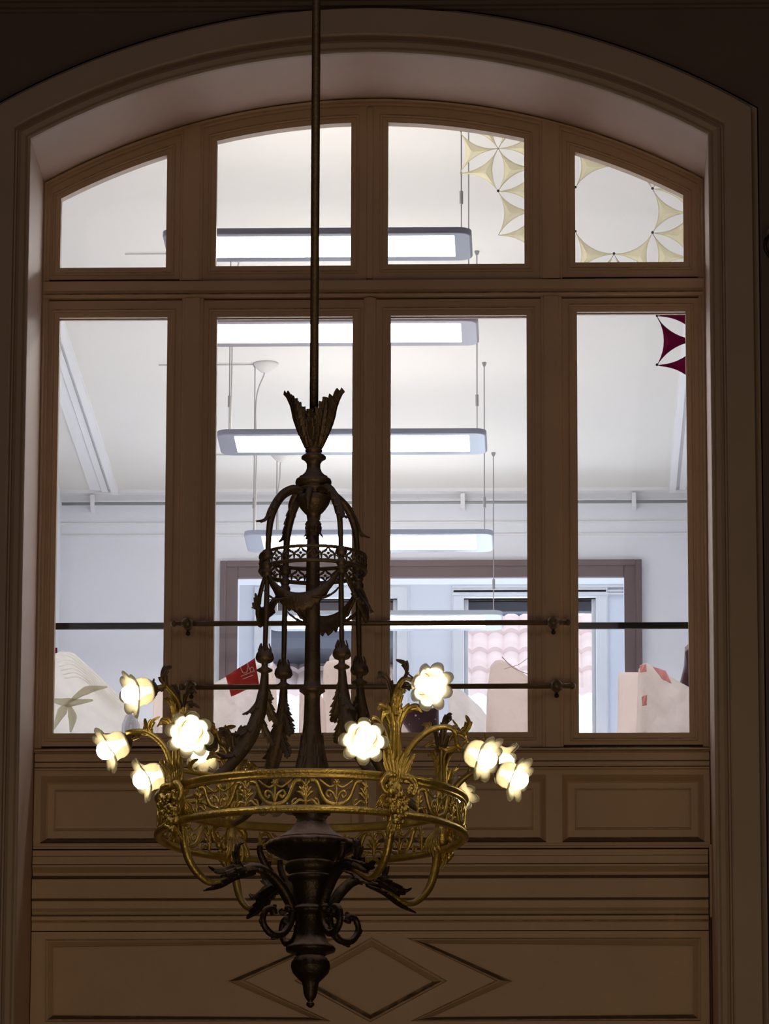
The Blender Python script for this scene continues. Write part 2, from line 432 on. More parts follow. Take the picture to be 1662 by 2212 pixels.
for i, ((p0, p1, pt, pb), (s0, s1)) in enumerate(zip(panesL, sashL)):
    bm = bmesh.new()
    x0, x1 = X(p0), X(p1); sx0, sx1 = max(XL+0.004, X(s0)), min(XR-0.004, X(s1)); zb = Z(pb); zt = Z(pt); zr = Z(1617 if 400 < s0 < 1000 else 1608); zz = Z(644)
    D0, D1 = YF+0.020, YF+0.070
    box(bm, sx0, x0, D0, D1, zr, zz); box(bm, x1, sx1, D0, D1, zr, zz)
    box(bm, x0, x1, D0, D1, zr, zb); box(bm, x0, x1, D0, D1, zt, zz)
    poly = [(x0, zb), (x1, zb), (x1, zt), (x0, zt)]
    loop_frame(bm, poly, bead)
    loop_frame(bm, poly, [(0.020, YF+0.022), (0.022, YF+0.015), (0.027, YF+0.013), (0.031, YF+0.015), (0.033, YF+0.022)])
    s = obj('sash', bm, M_PAINT, win)
    pane([(x0-0.004, zb-0.004), (x1+0.004, zb-0.004), (x1+0.004, zt+0.004), (x0-0.004, zt+0.004)], s)
# fixed frame: arched head, jambs, backing behind rebates
bm = bmesh.new()
rowsA = [(0, YF+0.12), (-0.0, YF-0.005), (-0.006, YF-0.010), (-0.012, YF-0.004), (-0.014, YF+0.004), (-0.020, YF+0.002), (-0.026, YF+0.008), (-0.026, YF+0.12)]
grid(bm, [[(x, y, z) for x, z in arch(wo, zb=Z(1625))] for wo, y in rowsA])
obj('window_frame', bm, M_PAINT, win)
for (m0, m1) in mullU:
    bm = bmesh.new()
    x0, x1 = X(m0, 450), X(m1, 450); zb = Z(604)
    strip_under(bm, x0+0.006, x1-0.006, lambda x: zb, lambda x: farc(x)-0.01, YF-0.004, YF+0.09, 6)
    strip_under(bm, x0-0.004, x1+0.004, lambda x: zb, lambda x: farc(x)-0.01, YF+0.008, YF+0.09, 6)
    obj('mullion', bm, M_PAINT, win, mods='bevel')
for (m0, m1) in ((390, 433), (1172, 1214)):
    bm = bmesh.new()
    box(bm, X(m0)+0.008, X(m1)-0.008, YF-0.004, YF+0.09, Z(1622), Z(640))
    box(bm, X(m0)-0.004, X(m1)+0.004, YF+0.008, YF+0.09, Z(1622), Z(640))
    obj('mullion', bm, M_PAINT, win, mods='bevel')
bm = bmesh.new(); box(bm, X(785), X(811), YF+0.002, YF+0.03, Z(1607), Z(642)); box(bm, X(789), X(807), YF-0.006, YF+0.03, Z(1607), Z(642))
obj('meeting_stile', bm, M_PAINT, win, mods='bevel')
bm = bmesh.new(); strip_under(bm, X(792, 450), X(806, 450), lambda x: Z(600), lambda x: farc(x)-0.03, YF+0.012, YF+0.03, 4)
obj('meeting_stile', bm, M_PAINT, win, mods='bevel')
bm = bmesh.new()
z0, z1 = Z(641), Z(606)
prof = [(z0, 0.09), (z0, 0.0), (z0+0.004, -0.006), (z0+0.010, -0.010), (z0+0.016, -0.006), (z0+0.018, 0.0), (z0+0.022, -0.004), (z0+0.026, -0.014), (z1-0.002, -0.014), (z1, -0.012), (z1, 0.09)]
grid(bm, [[(x, YF+d, z) for z, d in prof] for x in (XL+0.004, XR-0.004)])
obj('transom', bm, M_PAINT, win)
# backing that closes the rebates
bm = bmesh.new()
box(bm, XL-0.02, XR+0.02, YF+0.121, YF+0.14, Z(1830), Z(1588)); box(bm, XL+0.004, XR-0.004, YF+0.060, YF+0.09, Z(612), Z(590)); box(bm, XL+0.004, XR-0.004, YF+0.060, YF+0.09, Z(1625), Z(1600))
box(bm, XL+0.004, XR-0.004, YF+0.060, YF+0.09, Z(648), Z(636))
obj('rebate', bm, M_SLOTSHADE, win)

# ------------------------------------------------------------------ panelling under the window
tr = empty('trim_panelling', (0, 0, 0), kind='structure')
def run(name, rows, x0=None, x1=None, yb=0.30):
    """horizontal moulding: rows = (py, d) from top to bottom"""
    bm = bmesh.new()
    pr = [(Z(rows[0][0]), yb)] + [(Z(py), d) for py, d in rows] + [(Z(rows[-1][0]), yb)]
    grid(bm, [[(x, YF+d, z) for z, d in pr] for x in (x0 or XL+0.003, x1 or XR-0.003)])
    return obj(name, bm, M_PAINT, tr)
run('sill_moulding', [(1616, 0.02), (1616, -0.012), (1619, -0.018), (1622, -0.018), (1622.5, 0.012), (1627, 0.012), (1627, 0.0), (1643, 0.0), (1644, 0.006), (1646, 0.0),
                      (1656, -0.002), (1659, -0.008), (1662, -0.008), (1664, 0.0), (1666, 0.0)], yb=0.12)
# four small panels with raised fields
rail = bmesh.new()
stiles = [(70, 88), (395, 433), (787, 813), (1180, 1215), (1522, 1545)]
for s0, s1 in stiles: box(rail, max(XL+0.003, X(s0, 1740)), min(XR-0.003, X(s1, 1740)), YF+0.0, YF+0.1, Z(1820), Z(1676))
box(rail, XL+0.003, XR-0.003, YF+0.002, YF+0.1, Z(1676), Z(1660)); box(rail, XL+0.003, XR-0.003, YF+0.002, YF+0.1, Z(1832), Z(1820))
obj('rail', rail, M_PAINT, tr)
for s0, s1 in ((88, 395), (433, 787), (813, 1180), (1215, 1522)):
    bm = bmesh.new()
    x0, x1, z0, z1 = X(s0, 1740), X(s1, 1740), Z(1819), Z(1675)
    loop_frame(bm, [(x0+0.024, z0+0.024), (x1-0.024, z0+0.024), (x1-0.024, z1-0.024), (x0+0.024, z1-0.024)],
               [(0.0, YF+0.046), (0.0, YF+0.040), (0.006, YF+0.034), (0.014, YF+0.016), (0.021, YF+0.004), (0.024, YF-0.001)])
    ix0, ix1, iz0, iz1 = x0+0.056, x1-0.056, Z(1785), Z(1705)
    loop_frame(bm, [(ix0, iz0), (ix1, iz0), (ix1, iz1), (ix0, iz1)], [(0.0, YF+0.036), (0.0, YF+0.042), (0.004, YF+0.042), (0.0045, YF+0.032), (0.006, YF+0.032), (0.008, YF+0.040)])
    box(bm, x0, x1, YF+0.040, YF+0.08, z0, z1)
    box(bm, ix0, ix1, YF+0.036, YF+0.08, iz0, iz1)
    obj('small_panel', bm, M_PAINT, tr)
XA, XB = X(58, 1850)-0.02, X(1530, 1850)
XA = max(XL+0.003, XA)
run('ledge_moulding', [(1822, 0.02), (1824, -0.004), (1827, -0.004), (1827.5, 0.045), (1829.5, 0.045), (1830, 0.004), (1831.5, 0.004), (1832, 0.05), (1836, 0.05), (1837, -0.012),
                       (1849, -0.012), (1849.5, -0.004), (1850.5, -0.016), (1867, -0.016), (1867.5, 0.0), (1869, 0.0), (1869.5, -0.022), (1874, -0.022), (1878, -0.012), (1884, 0.002), (1890, 0.006), (1895, -0.012),
                       (1898, -0.018), (1898.5, -0.006), (1899.5, -0.006), (1900, -0.020), (1941, -0.020), (1942, 0.018), (1946, 0.018), (1946.5, -0.010), (1962, -0.008), (1968, 0.004), (1975, 0.010), (1977, -0.010),
                       (1980, -0.016), (1988, -0.012), (1989, -0.004), (1991, -0.006), (1993, 0.0), (2012, 0.0)], x1=XB, yb=0.10)
# door-height panel with lozenge
big = bmesh.new()
zz0, zz1 = Z(2210), Z(2010)
def P2(px, py): q = pix(px, py, YF); return (q.x, Z(py))
L_poly = [P2(97, 2027), P2(726, 2027), P2(530, 2117), P2(716, 2206), P2(97, 2206)]
R_poly = [P2(878, 2026), P2(1515, 2026), P2(1515, 2206), P2(886, 2206), P2(1070, 2118)]
D_poly = [P2(803, 2024), P2(967, 2119), P2(800, 2208), P2(636, 2118)]
inset = [(0.0, YF+0.0), (-0.003, YF+0.006), (-0.006, YF+0.004), (-0.010, YF+0.006), (-0.020, YF+0.020), (-0.026, YF+0.026), (-0.028, YF+0.020), (-0.032, YF+0.020)]
for pl in (L_poly, R_poly, D_poly):
    loop_frame(big, pl, inset)
# field planes: a sunk sheet behind, and the flat framing in front cut by the three outlines
def poly_inset(poly, o):
    P = [Vector(p) for p in poly]; n = len(P)
    A = sum(P[i].x*P[(i+1) % n].y-P[(i+1) % n].x*P[i].y for i in range(n)); sgn = 1 if A > 0 else -1
    out = []
    for i in range(n):
        e0 = (P[i]-P[i-1]).normalized(); e1 = (P[(i+1) % n]-P[i]).normalized()
        n0 = Vector((e0.y, -e0.x))*sgn; n1 = Vector((e1.y, -e1.x))*sgn; b = (n0+n1)/max(0.15, 1+n0.dot(n1))
        q = P[i]+b*o; out.append((q.x, q.y))
    return out
from mathutils.geometry import tessellate_polygon
for pl in (L_poly, R_poly, D_poly):
    q = poly_inset(pl, -0.0315)
    vs = [big.verts.new((x, YF+0.020, z)) for x, z in q]
    for t in tessellate_polygon([[Vector((x, z, 0)) for x, z in q]]): big.faces.new([vs[i] for i in t])
hole_outer = [(XL+0.003, zz0-0.04), (XB, zz0-0.04), (XB, zz1), (XL+0.003, zz1)]
loops = [hole_outer] + [pl for pl in (L_poly, R_poly, D_poly)]
flat = [p for l in loops for p in l]
vs = [big.verts.new((x, YF, z)) for x, z in flat]
for t in tessellate_polygon([[Vector((x, z, 0)) for x, z in l] for l in loops]):
    try: big.faces.new([vs[i] for i in t])
    except ValueError: pass
obj('lozenge_panel', big, M_PAINT, tr)
bm = bmesh.new(); box(bm, XL-0.02, XR+0.02, YF+0.10, YF+0.14, 0.0, Z(1820)); box(bm, XL+0.003, XB, YF+0.0, YF+0.05, 0.0, Z(2238))
obj('door_board', bm, M_PAINT, tr)
bm = bmesh.new(); box(bm, XB+0.004, X(1538, 1900)+0.004, YF-0.03, YF+0.05, Z(1985), Z(1828)); 
obj('stop_block', bm, M_PAINT, tr, mods='bevel')

# ------------------------------------------------------------------ rails across the window
def rail_bar(py, pl, pr, k0, k1, label):
    a = pix(pl, py+1, YF-0.055); b = pix(pr, py-1, YF-0.055)
    z = (a.z+b.z)/2
    root = empty('window_rail', ((a.x+b.x)/2, a.y, z), label, 'rail')
    r = 5.8*21.3/F
    bm = bmesh.new(); tube(bm, [(a.x-root.location.x, 0, 0), (b.x-root.location.x, 0, 0)], r, 12, 2); 
    for e in (a.x, b.x): ball(bm, (e-root.location.x, 0, 0), r*1.25, 10, 8)
    obj('bar', bm, M_RAIL, root, smooth=True)
    for k in (k0, k1):
        kx = pix(k, py, YF-0.055).x-root.location.x
        bm = bmesh.new(); ball(bm, (kx, -0.004, 0), 0.024, 14, 10)
        obj('knob', bm, M_RAIL, root, smooth=True)
        bm = bmesh.new(); tube(bm, [(kx, 0, -0.004), (kx, 0.058, -0.006)], 0.012, 10, 1)
        obj('bracket', bm, M_RAIL, root, smooth=True)
        bm = bmesh.new(); ball(bm, (kx, 0.045, -0.028), 0.009, 10, 6)
        obj('screw', bm, M_BAR, root, smooth=True)
rail_bar(1346, 376, 1228, 405, 1196, 'painted metal rail across the two middle casements, upper of two')
rail_bar(1483, 392, 1237, 412, 1203, 'painted metal rail behind the flower lamps, lower of two')
def side_bar(p0, p1, py, label):
    a = pix(p0, py, YF+0.14); b = pix(p1, py, YF+0.14)
    bm = bmesh.new(); cx = (a.x+b.x)/2; h = 7*21.6/F
    box(bm, a.x-cx, b.x-cx, -0.008, 0.008, -h, h)
    o = obj('flat_bar', bm, M_BAR, mods='bevel'); o.location = (cx, YF+0.14, a.z)
    tag(o, label, 'bar')
side_bar(105, 372, 1353, 'dark flat bar across the far left window pane')
side_bar(1235, 1500, 1352, 'dark flat bar across the far right window pane')

# ------------------------------------------------------------------ office beyond the window
RY0, RY1 = YF+0.12, 30.2
def pz(px, py, Y): return pix(px, py, Y)
ZC = pix(800, 1064, RY1).z         # ceiling height at the back wall
ZFL = 5.15
RX0 = pix(133, 1075, RY1).x; RX1 = pix(1560, 1075, RY1).x
panel('ceiling_office', RX0-0.1, RX1+0.1, RY0, RY1+2.0, ZC, ZC+0.1, M_ROOM)
panel('floor_office', RX0-0.1, RX1+0.1, RY0, RY1+2.0, ZFL-0.1, ZFL, M_ROOMFLOOR)
panel('wall_office_left', RX0-0.1, RX0, RY0, RY1+2.0, ZFL, ZC, M_ROOMWALL)
panel('wall_office_right', RX1, RX1+0.1, RY0, RY1+2.0, ZFL, ZC, M_ROOMWALL)
# inside of the end wall (around the arched window)
bm = bmesh.new()
inner = [(x, z) for x, z in arch(0.0, zb=ZFL)]; outer = []
for i, (x, z) in enumerate(inner):
    if i == 0: outer.append((RX0, ZFL))
    elif i == n-1: outer.append((RX1, ZFL))
    else: outer.append((RX0+(RX1-RX0)*(i-1)/(n-3), ZC))
grid(bm, [[(x, RY0, z) for x, z in inner], [(x, RY0, z) for x, z in outer]])
tag(obj('wall_office_front', bm, M_ROOMWALL), kind='structure')
# back wall with the wide brown-framed opening
ox0, ox1 = pix(514, 1300, RY1).x, pix(1349, 1300, RY1).x; oz1 = pix(900, 1250, RY1).z
bm = bmesh.new()
box(bm, RX0, ox0, RY1, RY1+0.15, ZFL, ZC); box(bm, ox1, RX1, RY1, RY1+0.15, ZFL, ZC); box(bm, ox0, ox1, RY1, RY1+0.15, oz1, ZC)
tag(obj('wall_office_back', bm, M_ROOMWALL), kind='structure')
cw = 38*31.0/F
bm = bmesh.new()
zt = pix(900, 1213, RY1).z
box(bm, ox0-cw, ox0, RY1-0.03, RY1, ZFL, zt); box(bm, ox1, ox1+cw, RY1-0.03, RY1, ZFL, zt); box(bm, ox0, ox1, RY1-0.03, RY1, oz1, zt)
k_ = cw*0.35
box(bm, ox0-cw, ox0-cw+k_, RY1-0.042, RY1-0.03, ZFL, zt); box(bm, ox1+cw-k_, ox1+cw, RY1-0.042, RY1-0.03, ZFL, zt); box(bm, ox0-cw+k_, ox1+cw-k_, RY1-0.042, RY1-0.03, zt-k_, zt)
tag(obj('door_1', bm, M_BROWN, mods='bevel'), kind='structure')
# cornice, picture rail and ceiling mouldings
bm = bmesh.new()
box(bm, RX0, RX1, RY1-0.10, RY1, ZC-0.018, ZC); box(bm, RX0, RX1, RY1-0.035, RY1, ZC-0.05, ZC-0.018)
for q_ in (0.17, 0.24): box(bm, RX0, RX1, RY1-0.008, RY1, ZC-q_-0.01, ZC-q_)
tag(obj('trim_office_cornice', bm, M_ROOMTRIM), kind='structure')
for i, (px_, sgn) in enumerate(((243, 1), (1455, -1))):
    bm = bmesh.new(); x = pix(px_, 1045, RY1-0.3).x
    for dx, h in ((0.0, 0.035), (0.055, 0.02), (0.095, 0.012)):
        xx = x-sgn*dx; box(bm, xx-0.018, xx+0.018, RY0, RY1-0.12, ZC-h, ZC+0.001)
    box(bm, x-0.14 if sgn > 0 else x-0.02, x+0.02 if sgn > 0 else x+0.14, RY0, RY1-0.12, ZC-0.008, ZC+0.001)
    tag(obj('trim_office_ceiling_%d' % (i+1), bm, M_ROOMTRIM), kind='structure')
# pipe along the back wall
zp = pix(800, 1086, RY1-0.08).z
root = empty('wall_conduit', ((RX0+RX1)/2, RY1-0.08, zp), 'thin grey pipe running along the top of the office back wall', 'pipe')
bm = bmesh.new(); tube(bm, [(RX0-root.location.x+0.01, 0, 0), (RX1-root.location.x-0.01, 0, 0)], 0.009, 8, 2)
obj('pipe', bm, M_PIPE, root, smooth=True)
for p_ in (200, 640, 1000, 1370):
    cxx = pix(p_, 1080, RY1-0.08).x-root.location.x
    bm = bmesh.new(); box(bm, cxx-0.012, cxx+0.012, -0.012, 0.085, -0.03, 0.05); obj('pipe_clip', bm, M_ROOMTRIM, root)

# vestibule behind the opening, with two windows
VY = 31.4
bm = bmesh.new()
wz0 = ZFL+0.35
wa = (pix(575, 1400, VY).x, pix(858, 1400, VY).x); wb = (pix(1003, 1400, VY).x, pix(1288, 1400, VY).x); wzt = pix(900, 1293, VY).z
xs = [RX0, wa[0], wa[1], wb[0], wb[1], RX1]
box(bm, RX0, RX1, VY, VY+0.2, wzt, ZC)
box(bm, xs[0], xs[1], VY, VY+0.2, ZFL, wzt); box(bm, xs[2], xs[3], VY, VY+0.2, ZFL, wzt); box(bm, xs[4], xs[5], VY, VY+0.2, ZFL, wzt)
box(bm, wa[0], wa[1], VY, VY+0.2, ZFL, wz0); box(bm, wb[0], wb[1], VY, VY+0.2, ZFL, wz0)
tag(obj('wall_vestibule', bm, M_ROOMWALL), kind='structure')
for i, (x0, x1) in enumerate((wa, wb)):
    bm = bmesh.new()
    loop_frame(bm, [(x0, wz0), (x1, wz0), (x1, wzt), (x0, wzt)], [(0.0, VY+0.19), (-0.0, VY+0.06), (0.0, VY+0.0), (0.004, VY-0.02), (0.06, VY-0.02), (0.066, VY-0.028), (0.072, VY-0.02), (0.074, VY)])
    for xx in (x0+0.012, x1-0.012): box(bm, xx-0.012, xx+0.012, VY+0.03, VY+0.08, wz0, wzt)
    w_ = tag(obj('window_%d' % (i+2), bm, M_ROOMTRIM), kind='structure')
    bm = bmesh.new(); box(bm, x0, x1, VY+0.05, VY+0.053, wz0, wzt); obj('glass_pane', bm, M_GLASS, w_)
    bm = bmesh.new(); zb_ = pix(1100, 1321, VY+0.1).z
    box(bm, x0+0.01, x1-0.01, VY+0.10, VY+0.16, zb_, wzt); obj('roller_blind', bm, M_DARKOUT if i else M_BROWN, w_)
bm = bmesh.new()
for py0, d in ((1270, 0.03), (1279, 0.02), (1286, 0.03)):
    zz = pix(900, py0, VY).z; box(bm, pix(885, 1280, VY).x+0.25, RX1, VY-d, VY, zz-0.006, zz+0.006)
tag(obj('trim_vestibule', bm, M_ROOMTRIM), kind='structure')
# roofs outside
def roof(name, Y, p0, p1, py_top, py_bot, rows_, label, cols_):
    a = pix(p0, py_top, Y+1.2); b = pix(p1, py_top, Y+1.2); lo = pix(p0, py_bot, Y)
    root = empty(name, ((a.x+b.x)/2, Y, lo.z-1.5), label, 'roof')
    X0, X1 = a.x, b.x; cx = (X0+X1)/2
    bm = bmesh.new(); nr = rows_; base = lo.z-root.location.z; top = a.z-root.location.z
    for r in range(nr):
        z0_ = base+(top-base)*r/nr; z1_ = base+(top-base)*(r+1)/nr+0.01; y0_ = 1.2*r/nr; y1_ = 1.2*(r+1)/nr+0.02
        N = cols_*8; rows = []
        for (yy, zz, lift) in ((y0_, z0_, 0.03), (y1_, z1_, 0.0)):
            rows.append([(X0-cx+(X1-X0)*k/N, yy, zz+lift+0.022*abs(math.sin(PI*k/8))) for k in range(N+1)])
        rows.insert(0, [(p[0], p[1]+0.01, p[2]-0.045) for p in rows[0]])
        grid(bm, rows)
    o = solid(obj('tiled_slope', bm, M_TILE, root), 0.012)
    bm = bmesh.new(); box(bm, X0-cx, X1-cx, 0.05, 1.15, -0.3, base-0.05); obj('wall', bm, M_OUTWALL, root)
    return root
rf = roof('tiled_roof', 34.0, 560, 1420, 1337, 1500, 4, 'pale pinkish tiled roof seen through the far windows', 26)
a = pix(1080, 1341, 35.6); b = pix(1146, 1329, 35.6)
o_ = rf.location
bm = bmesh.new(); box(bm, a.x-o_.x, b.x-o_.x, 1.6, 2.1, a.z-0.5-o_.z, b.z-o_.z); box(bm, a.x-0.02-o_.x, b.x+0.02-o_.x, 1.55, 2.15, b.z-o_.z, b.z+0.02-o_.z)
obj('chimney', bm, mat('blue_grey_slate', (0.10, 0.16, 0.24), 0.7), rf)
a = pix(583, 1401, 33.9); b = pix(862, 1357, 33.9)
bm = bmesh.new(); box(bm, a.x-o_.x, b.x-o_.x, -0.1, 0.4, a.z-o_.z, b.z-o_.z); box(bm, a.x-o_.x, b.x-o_.x, -0.12, 0.42, b.z-0.015-o_.z, b.z+0.01-o_.z)
obj('dormer_board', bm, M_DARKOUT, rf, mods='bevel')

# ------------------------------------------------------------------ hanging office luminaires
def luminaire(Y, pyc, pl, pr, ceil_py, label, body_m, wl, wr, cord=None):
    """slim rectangular pendant, glowing panel on its underside"""
    c = pix((pl+pr)/2, pyc, Y); W = pix(pr, pyc, Y).x-pix(pl, pyc, Y).x
    body_m = mat('luminaire_body', body_m, 0.35)
    root = empty('pendant_luminaire', (c.x, Y, c.z), label, 'pendant light', 'pendant luminaires over the office')
    h = 0.012; dp = 0.42; hw = W/2; rc = 0.055
    def rr(hw_, hd_, r_, n_=6):
        pts = []
        for sx, sy, a_ in ((1, 1, 0), (-1, 1, 90), (-1, -1, 180), (1, -1, 270)):
            for k in range(n_+1):
                t = math.radians(a_+90*k/n_); pts.append((sx*(hw_-r_)+r_*math.cos(t), sy*(hd_-r_)+r_*math.sin(t)))
        return pts
    bm = bmesh.new()
    lv = [(0.0, h), (0.0, -0.006), (0.003, -0.010), (0.009, -0.012)]
    rows = [[(x, y, z) for x, y in rr(hw-o_, dp/2-o_*0.8, max(0.01, rc-o_*0.6))] for o_, z in lv]
    V = grid(bm, rows, closed_u=True); cap(bm, V[0]); cap(bm, V[-1])
    obj('housing', bm, body_m, root, smooth=False)
    e = 36*Y*1.03/F
    bm = bmesh.new(); box(bm, -hw+e*1.05, hw-e*1.05, -dp/2+0.045, dp/2-0.072, -0.0128, -0.0115)
    obj('diffuser', bm, M_DIFF, root)
    bm = bmesh.new(); box(bm, -hw+e, hw-e, -dp/2+0.08, dp/2-0.08, h, h+0.004)
    obj('upper_diffuser', bm, M_DIFFUP, root)
    zcl = ZC-c.z
    for px_ in (wl, wr):
        x = pix(px_, pyc, Y).x-c.x
        bm = bmesh.new(); tube(bm, [(x, 0, h), (x, 0, zcl-0.001)], 0.0028, 6, 2); s = obj('suspension_wire', bm, M_WIRE, root)
        bm = bmesh.new(); tube(bm, [(x, 0, h+0.16), (x, 0, h+0.215)], 0.0075, 8, 2); obj('wire_gripper', bm, M_WIRE, s)
        bm = bmesh.new(); lathe(bm, [(0.006, zcl-0.02), (0.012, zcl-0.004), (0.012, zcl)], 10, x, 0); obj('ceiling_stud', bm, M_WIRE, s)
    if cord:
        cxp = pix(cord, ceil_py, Y).x-c.x; x = pix(wl, pyc, Y).x-c.x
        bm = bmesh.new(); tube(bm, [(cxp, 0, zcl-0.01), (cxp-0.01, 0, zcl-0.06), (x+0.015, 0.01, zcl-0.14), (x+0.004, 0.01, zcl-0.25), (x+0.010, 0.01, zcl*0.5), (x+0.006, 0.01, h)], 0.0035, 6, 8)
        obj('power_cord', bm, M_CORD, root, smooth=True)
        bm = bmesh.new(); lathe(bm, [(0.01, zcl-0.05), (0.025, zcl-0.046), (0.045, zcl-0.03), (0.062, zcl-0.012), (0.065, zcl-0.001)], 20, cxp, 0)
        obj('ceiling_canopy', bm, M_CANOPY, root, smooth=True)
        bm = bmesh.new(); tube(bm, [(cxp, 0, zcl-0.006), (cxp-0.55, 0, zcl-0.006)], 0.003, 6, 2); obj('surface_cable', bm, M_CORD, root)
    return root
luminaire(22.0, 529, 357, 1020, 200, 'grey-edged pendant strip light seen through the arched upper lights', (0.13, 0.125, 0.17), 390, 997, 420)
luminaire(23.36, 716, 412, 1034, 300, 'mauve-edged pendant strip light just below the transom', (0.27, 0.215, 0.25), 440, 1013, 460)
luminaire(25.34, 955, 473, 1052, 536, 'grey-edged pendant strip light behind the leafy crown of the chandelier', (0.21, 0.22, 0.29), 495, 1031, 520)
luminaire(27.39, 1169, 531, 1067, 783, 'pale-edged pendant strip light behind the chandelier cage', (0.36, 0.40, 0.50), 548, 1047, 575)
luminaire(29.29, 1341, 580, 1086, 985, 'pendant strip light nearest the office back wall, behind the upper rail', (0.50, 0.57, 0.64), 596, 1067, 610)
area('vestibule_fill', (-0.3, 30.85, ZC-0.05), (-0.3, 30.85, 5), 3.0, 0.6, 3.0, (0.80, 0.90, 1.0))  # unseen fill light added to brighten the vestibule wall
area('daylight', (0.0, VY+0.8, 6.4), (-0.2, 25, 6.9), 2.4, 1.0, E_DAY, (0.72, 0.86, 1.0))

# ------------------------------------------------------------------ textile lattice lamps
def lattice(name, Y, nodes, tris, m_, label, wire_top, rivets):
    c = sum((pix(x, y, Y) for x, y in nodes.values()), Vector())/len(nodes)
    root = empty(name, c, label, 'hanging lamp')
    W3 = {}
    for k, (x, y) in nodes.items():
        q = pix(x, y, Y)-c
        q.y = 0.35*(q.x*q.x+0.6*q.z*q.z)
        W3[k] = q
    for (a, b, d) in tris:
        A, B, D = W3[a], W3[b], W3[d]
        def edge(p, q, r, n_=10):
            """arc from p to q bulging towards r (centre = mirror image of r)"""
            cen = p+q-r; cen2 = Vector((cen.x, 0, cen.z)); out = []
            R_ = (Vector((p.x, 0, p.z))-cen2).length
            for i in range(n_):
                s = p.lerp(q, i/n_); v = Vector((s.x, 0, s.z))-cen2
                v = v.normalized()*(R_); out.append(Vector((cen.x+v.x, s.y, cen.z+v.z)))
            return out
        ring = edge(A, B, D)+edge(B, D, A)+edge(D, A, B)
        g = (A+B+D)/3
        bm = bmesh.new(); rows = []
        for i in range(5):
            t = i/5; rows.append([ (p.lerp(g, t)+Vector((0, 0.018*math.sin(t*PI/2), 0))) for p in ring])
        V = grid(bm, rows, closed_u=True); v = bm.verts.new(g+Vector((0, 0.018, 0)))
        k = len(ring)
        for j in range(k): bm.faces.new((V[-1][j], V[-1][(j+1) % k], v))
        solid(obj('fabric_cell', bm, m_, root, smooth=True), 0.003)
    for k in rivets:
        bm = bmesh.new(); q = W3[k]; ball(bm, (q.x, q.y-0.006, q.z), 0.0058, 8, 6); obj('rivet', bm, M_DOT, root)
    tx, ty = wire_top
    q = pix(tx, ty, Y)-c; top = max(v.z for v in W3.values())
    bm = bmesh.new(); tube(bm, [(q.x, q.y+0.01, top-0.02), (q.x, q.y+0.01, ZC-c.z)], 0.002, 6, 2); obj('hanging_wire', bm, M_WIRE, root)
    return root
nodes = {}; 
for ci in range(8):
    x = 993+83.5*ci; off = 0 if ci % 2 == 0 else 47
    for ri in range(6):
        y = 171+93.5*ri + (0 if ci % 2 == 0 else -46.5)
        nodes[(ci, ri)] = (x, y+0.0)
# even columns: 171,264.5,358,451.5,545,638.5 ; odd: 124.5,218,311.5,405,498.5,592
tris = []
missing = {(0, 3), (4, 3)}
for ci in range(7):
    for ri in range(6):
        if ci % 2 == 0: cand = [((ci, ri), (ci, ri+1), (ci+1, ri+1)), ((ci, ri), (ci+1, ri), (ci+1, ri+1))]
        else: cand = [((ci, ri), (ci, ri+1), (ci+1, ri)), ((ci, ri), (ci+1, ri-1), (ci+1, ri))]
        for t in cand:
            if any(k not in nodes for k in t) or any(k in missing for k in t): continue
            ys = [nodes[k][1] for k in t]; xs_ = [nodes[k][0] for k in t]
            if max(xs_) < 1240 and max(ys) > 550: continue
            if min(ys) < 205: continue
            if max(ys) > 640: continue
            tris.append(t)
lattice('lattice_lamp', 21.7, nodes, tris, M_CREAM, 'cream textile lattice lamp of pointed cells behind the upper right lights', (1250, 250),
        [(1, 3), (3, 3), (3, 4), (4, 2), (4, 4), (5, 3), (5, 4)])
nd = {0: (1420, 681), 1: (1420, 787), 2: (1513, 734), 3: (1513, 628), 4: (1513, 840), 5: (1606, 681), 6: (1606, 787)}
lattice('lattice_lamp', 21.35, nd, [(0, 1, 2), (0, 2, 3), (1, 2, 4), (2, 3, 5), (2, 5, 6), (2, 4, 6)], M_MAROON, 'maroon textile lattice lamp at the right edge of the far right pane', (1513, 640), [0, 1, 2])

# ------------------------------------------------------------------ ledge behind the glass and the wrapped things on it
SY = YF+0.14; SZ = pix(800, 1592, YF+0.09).z
panel('trim_inner_ledge', XL, XR, YF+0.09, YF+0.75, SZ-0.04, SZ, M_ROOMTRIM)
def wrapped(name, outline, Y, depth, m_, label, cat, jit=0.004, seed=1):
    q = [pix(x, y, Y) for x, y in outline]
    cx = sum(p.x for p in q)/len(q)
    zmin = min(p.z for p in q)
    bm = bmesh.new(); inflate(bm, [(p.x-cx, max(p.z, SZ+0.001)-SZ) for p in q], depth, 9, jit, seed)
    o = obj(name, bm, m_, smooth=True); o.location = (cx, Y, SZ); tag(o, label, cat); return o
GY = YF+0.34
gz = wrapped('gauze_lamp', [(95, 1660), (95, 1420), (118, 1412), (150, 1408), (162, 1412), (205, 1452), (262, 1508), (300, 1545), (325, 1660)], GY, 0.07, M_GAUZE,
        'folded white gauze lamp with olive star ribs behind the far left pane', 'lamp', 0.003, 3)
def onface(o, p, Y, dy):
    q = pix(p[0], p[1], Y); return Vector((q.x-o.location.x, dy, q.z-o.location.z))
M_OLIVE = frosted('olive_rib', (0.70, 0.66, 0.48), 0.4, 0.6, 0.35, 0.0)
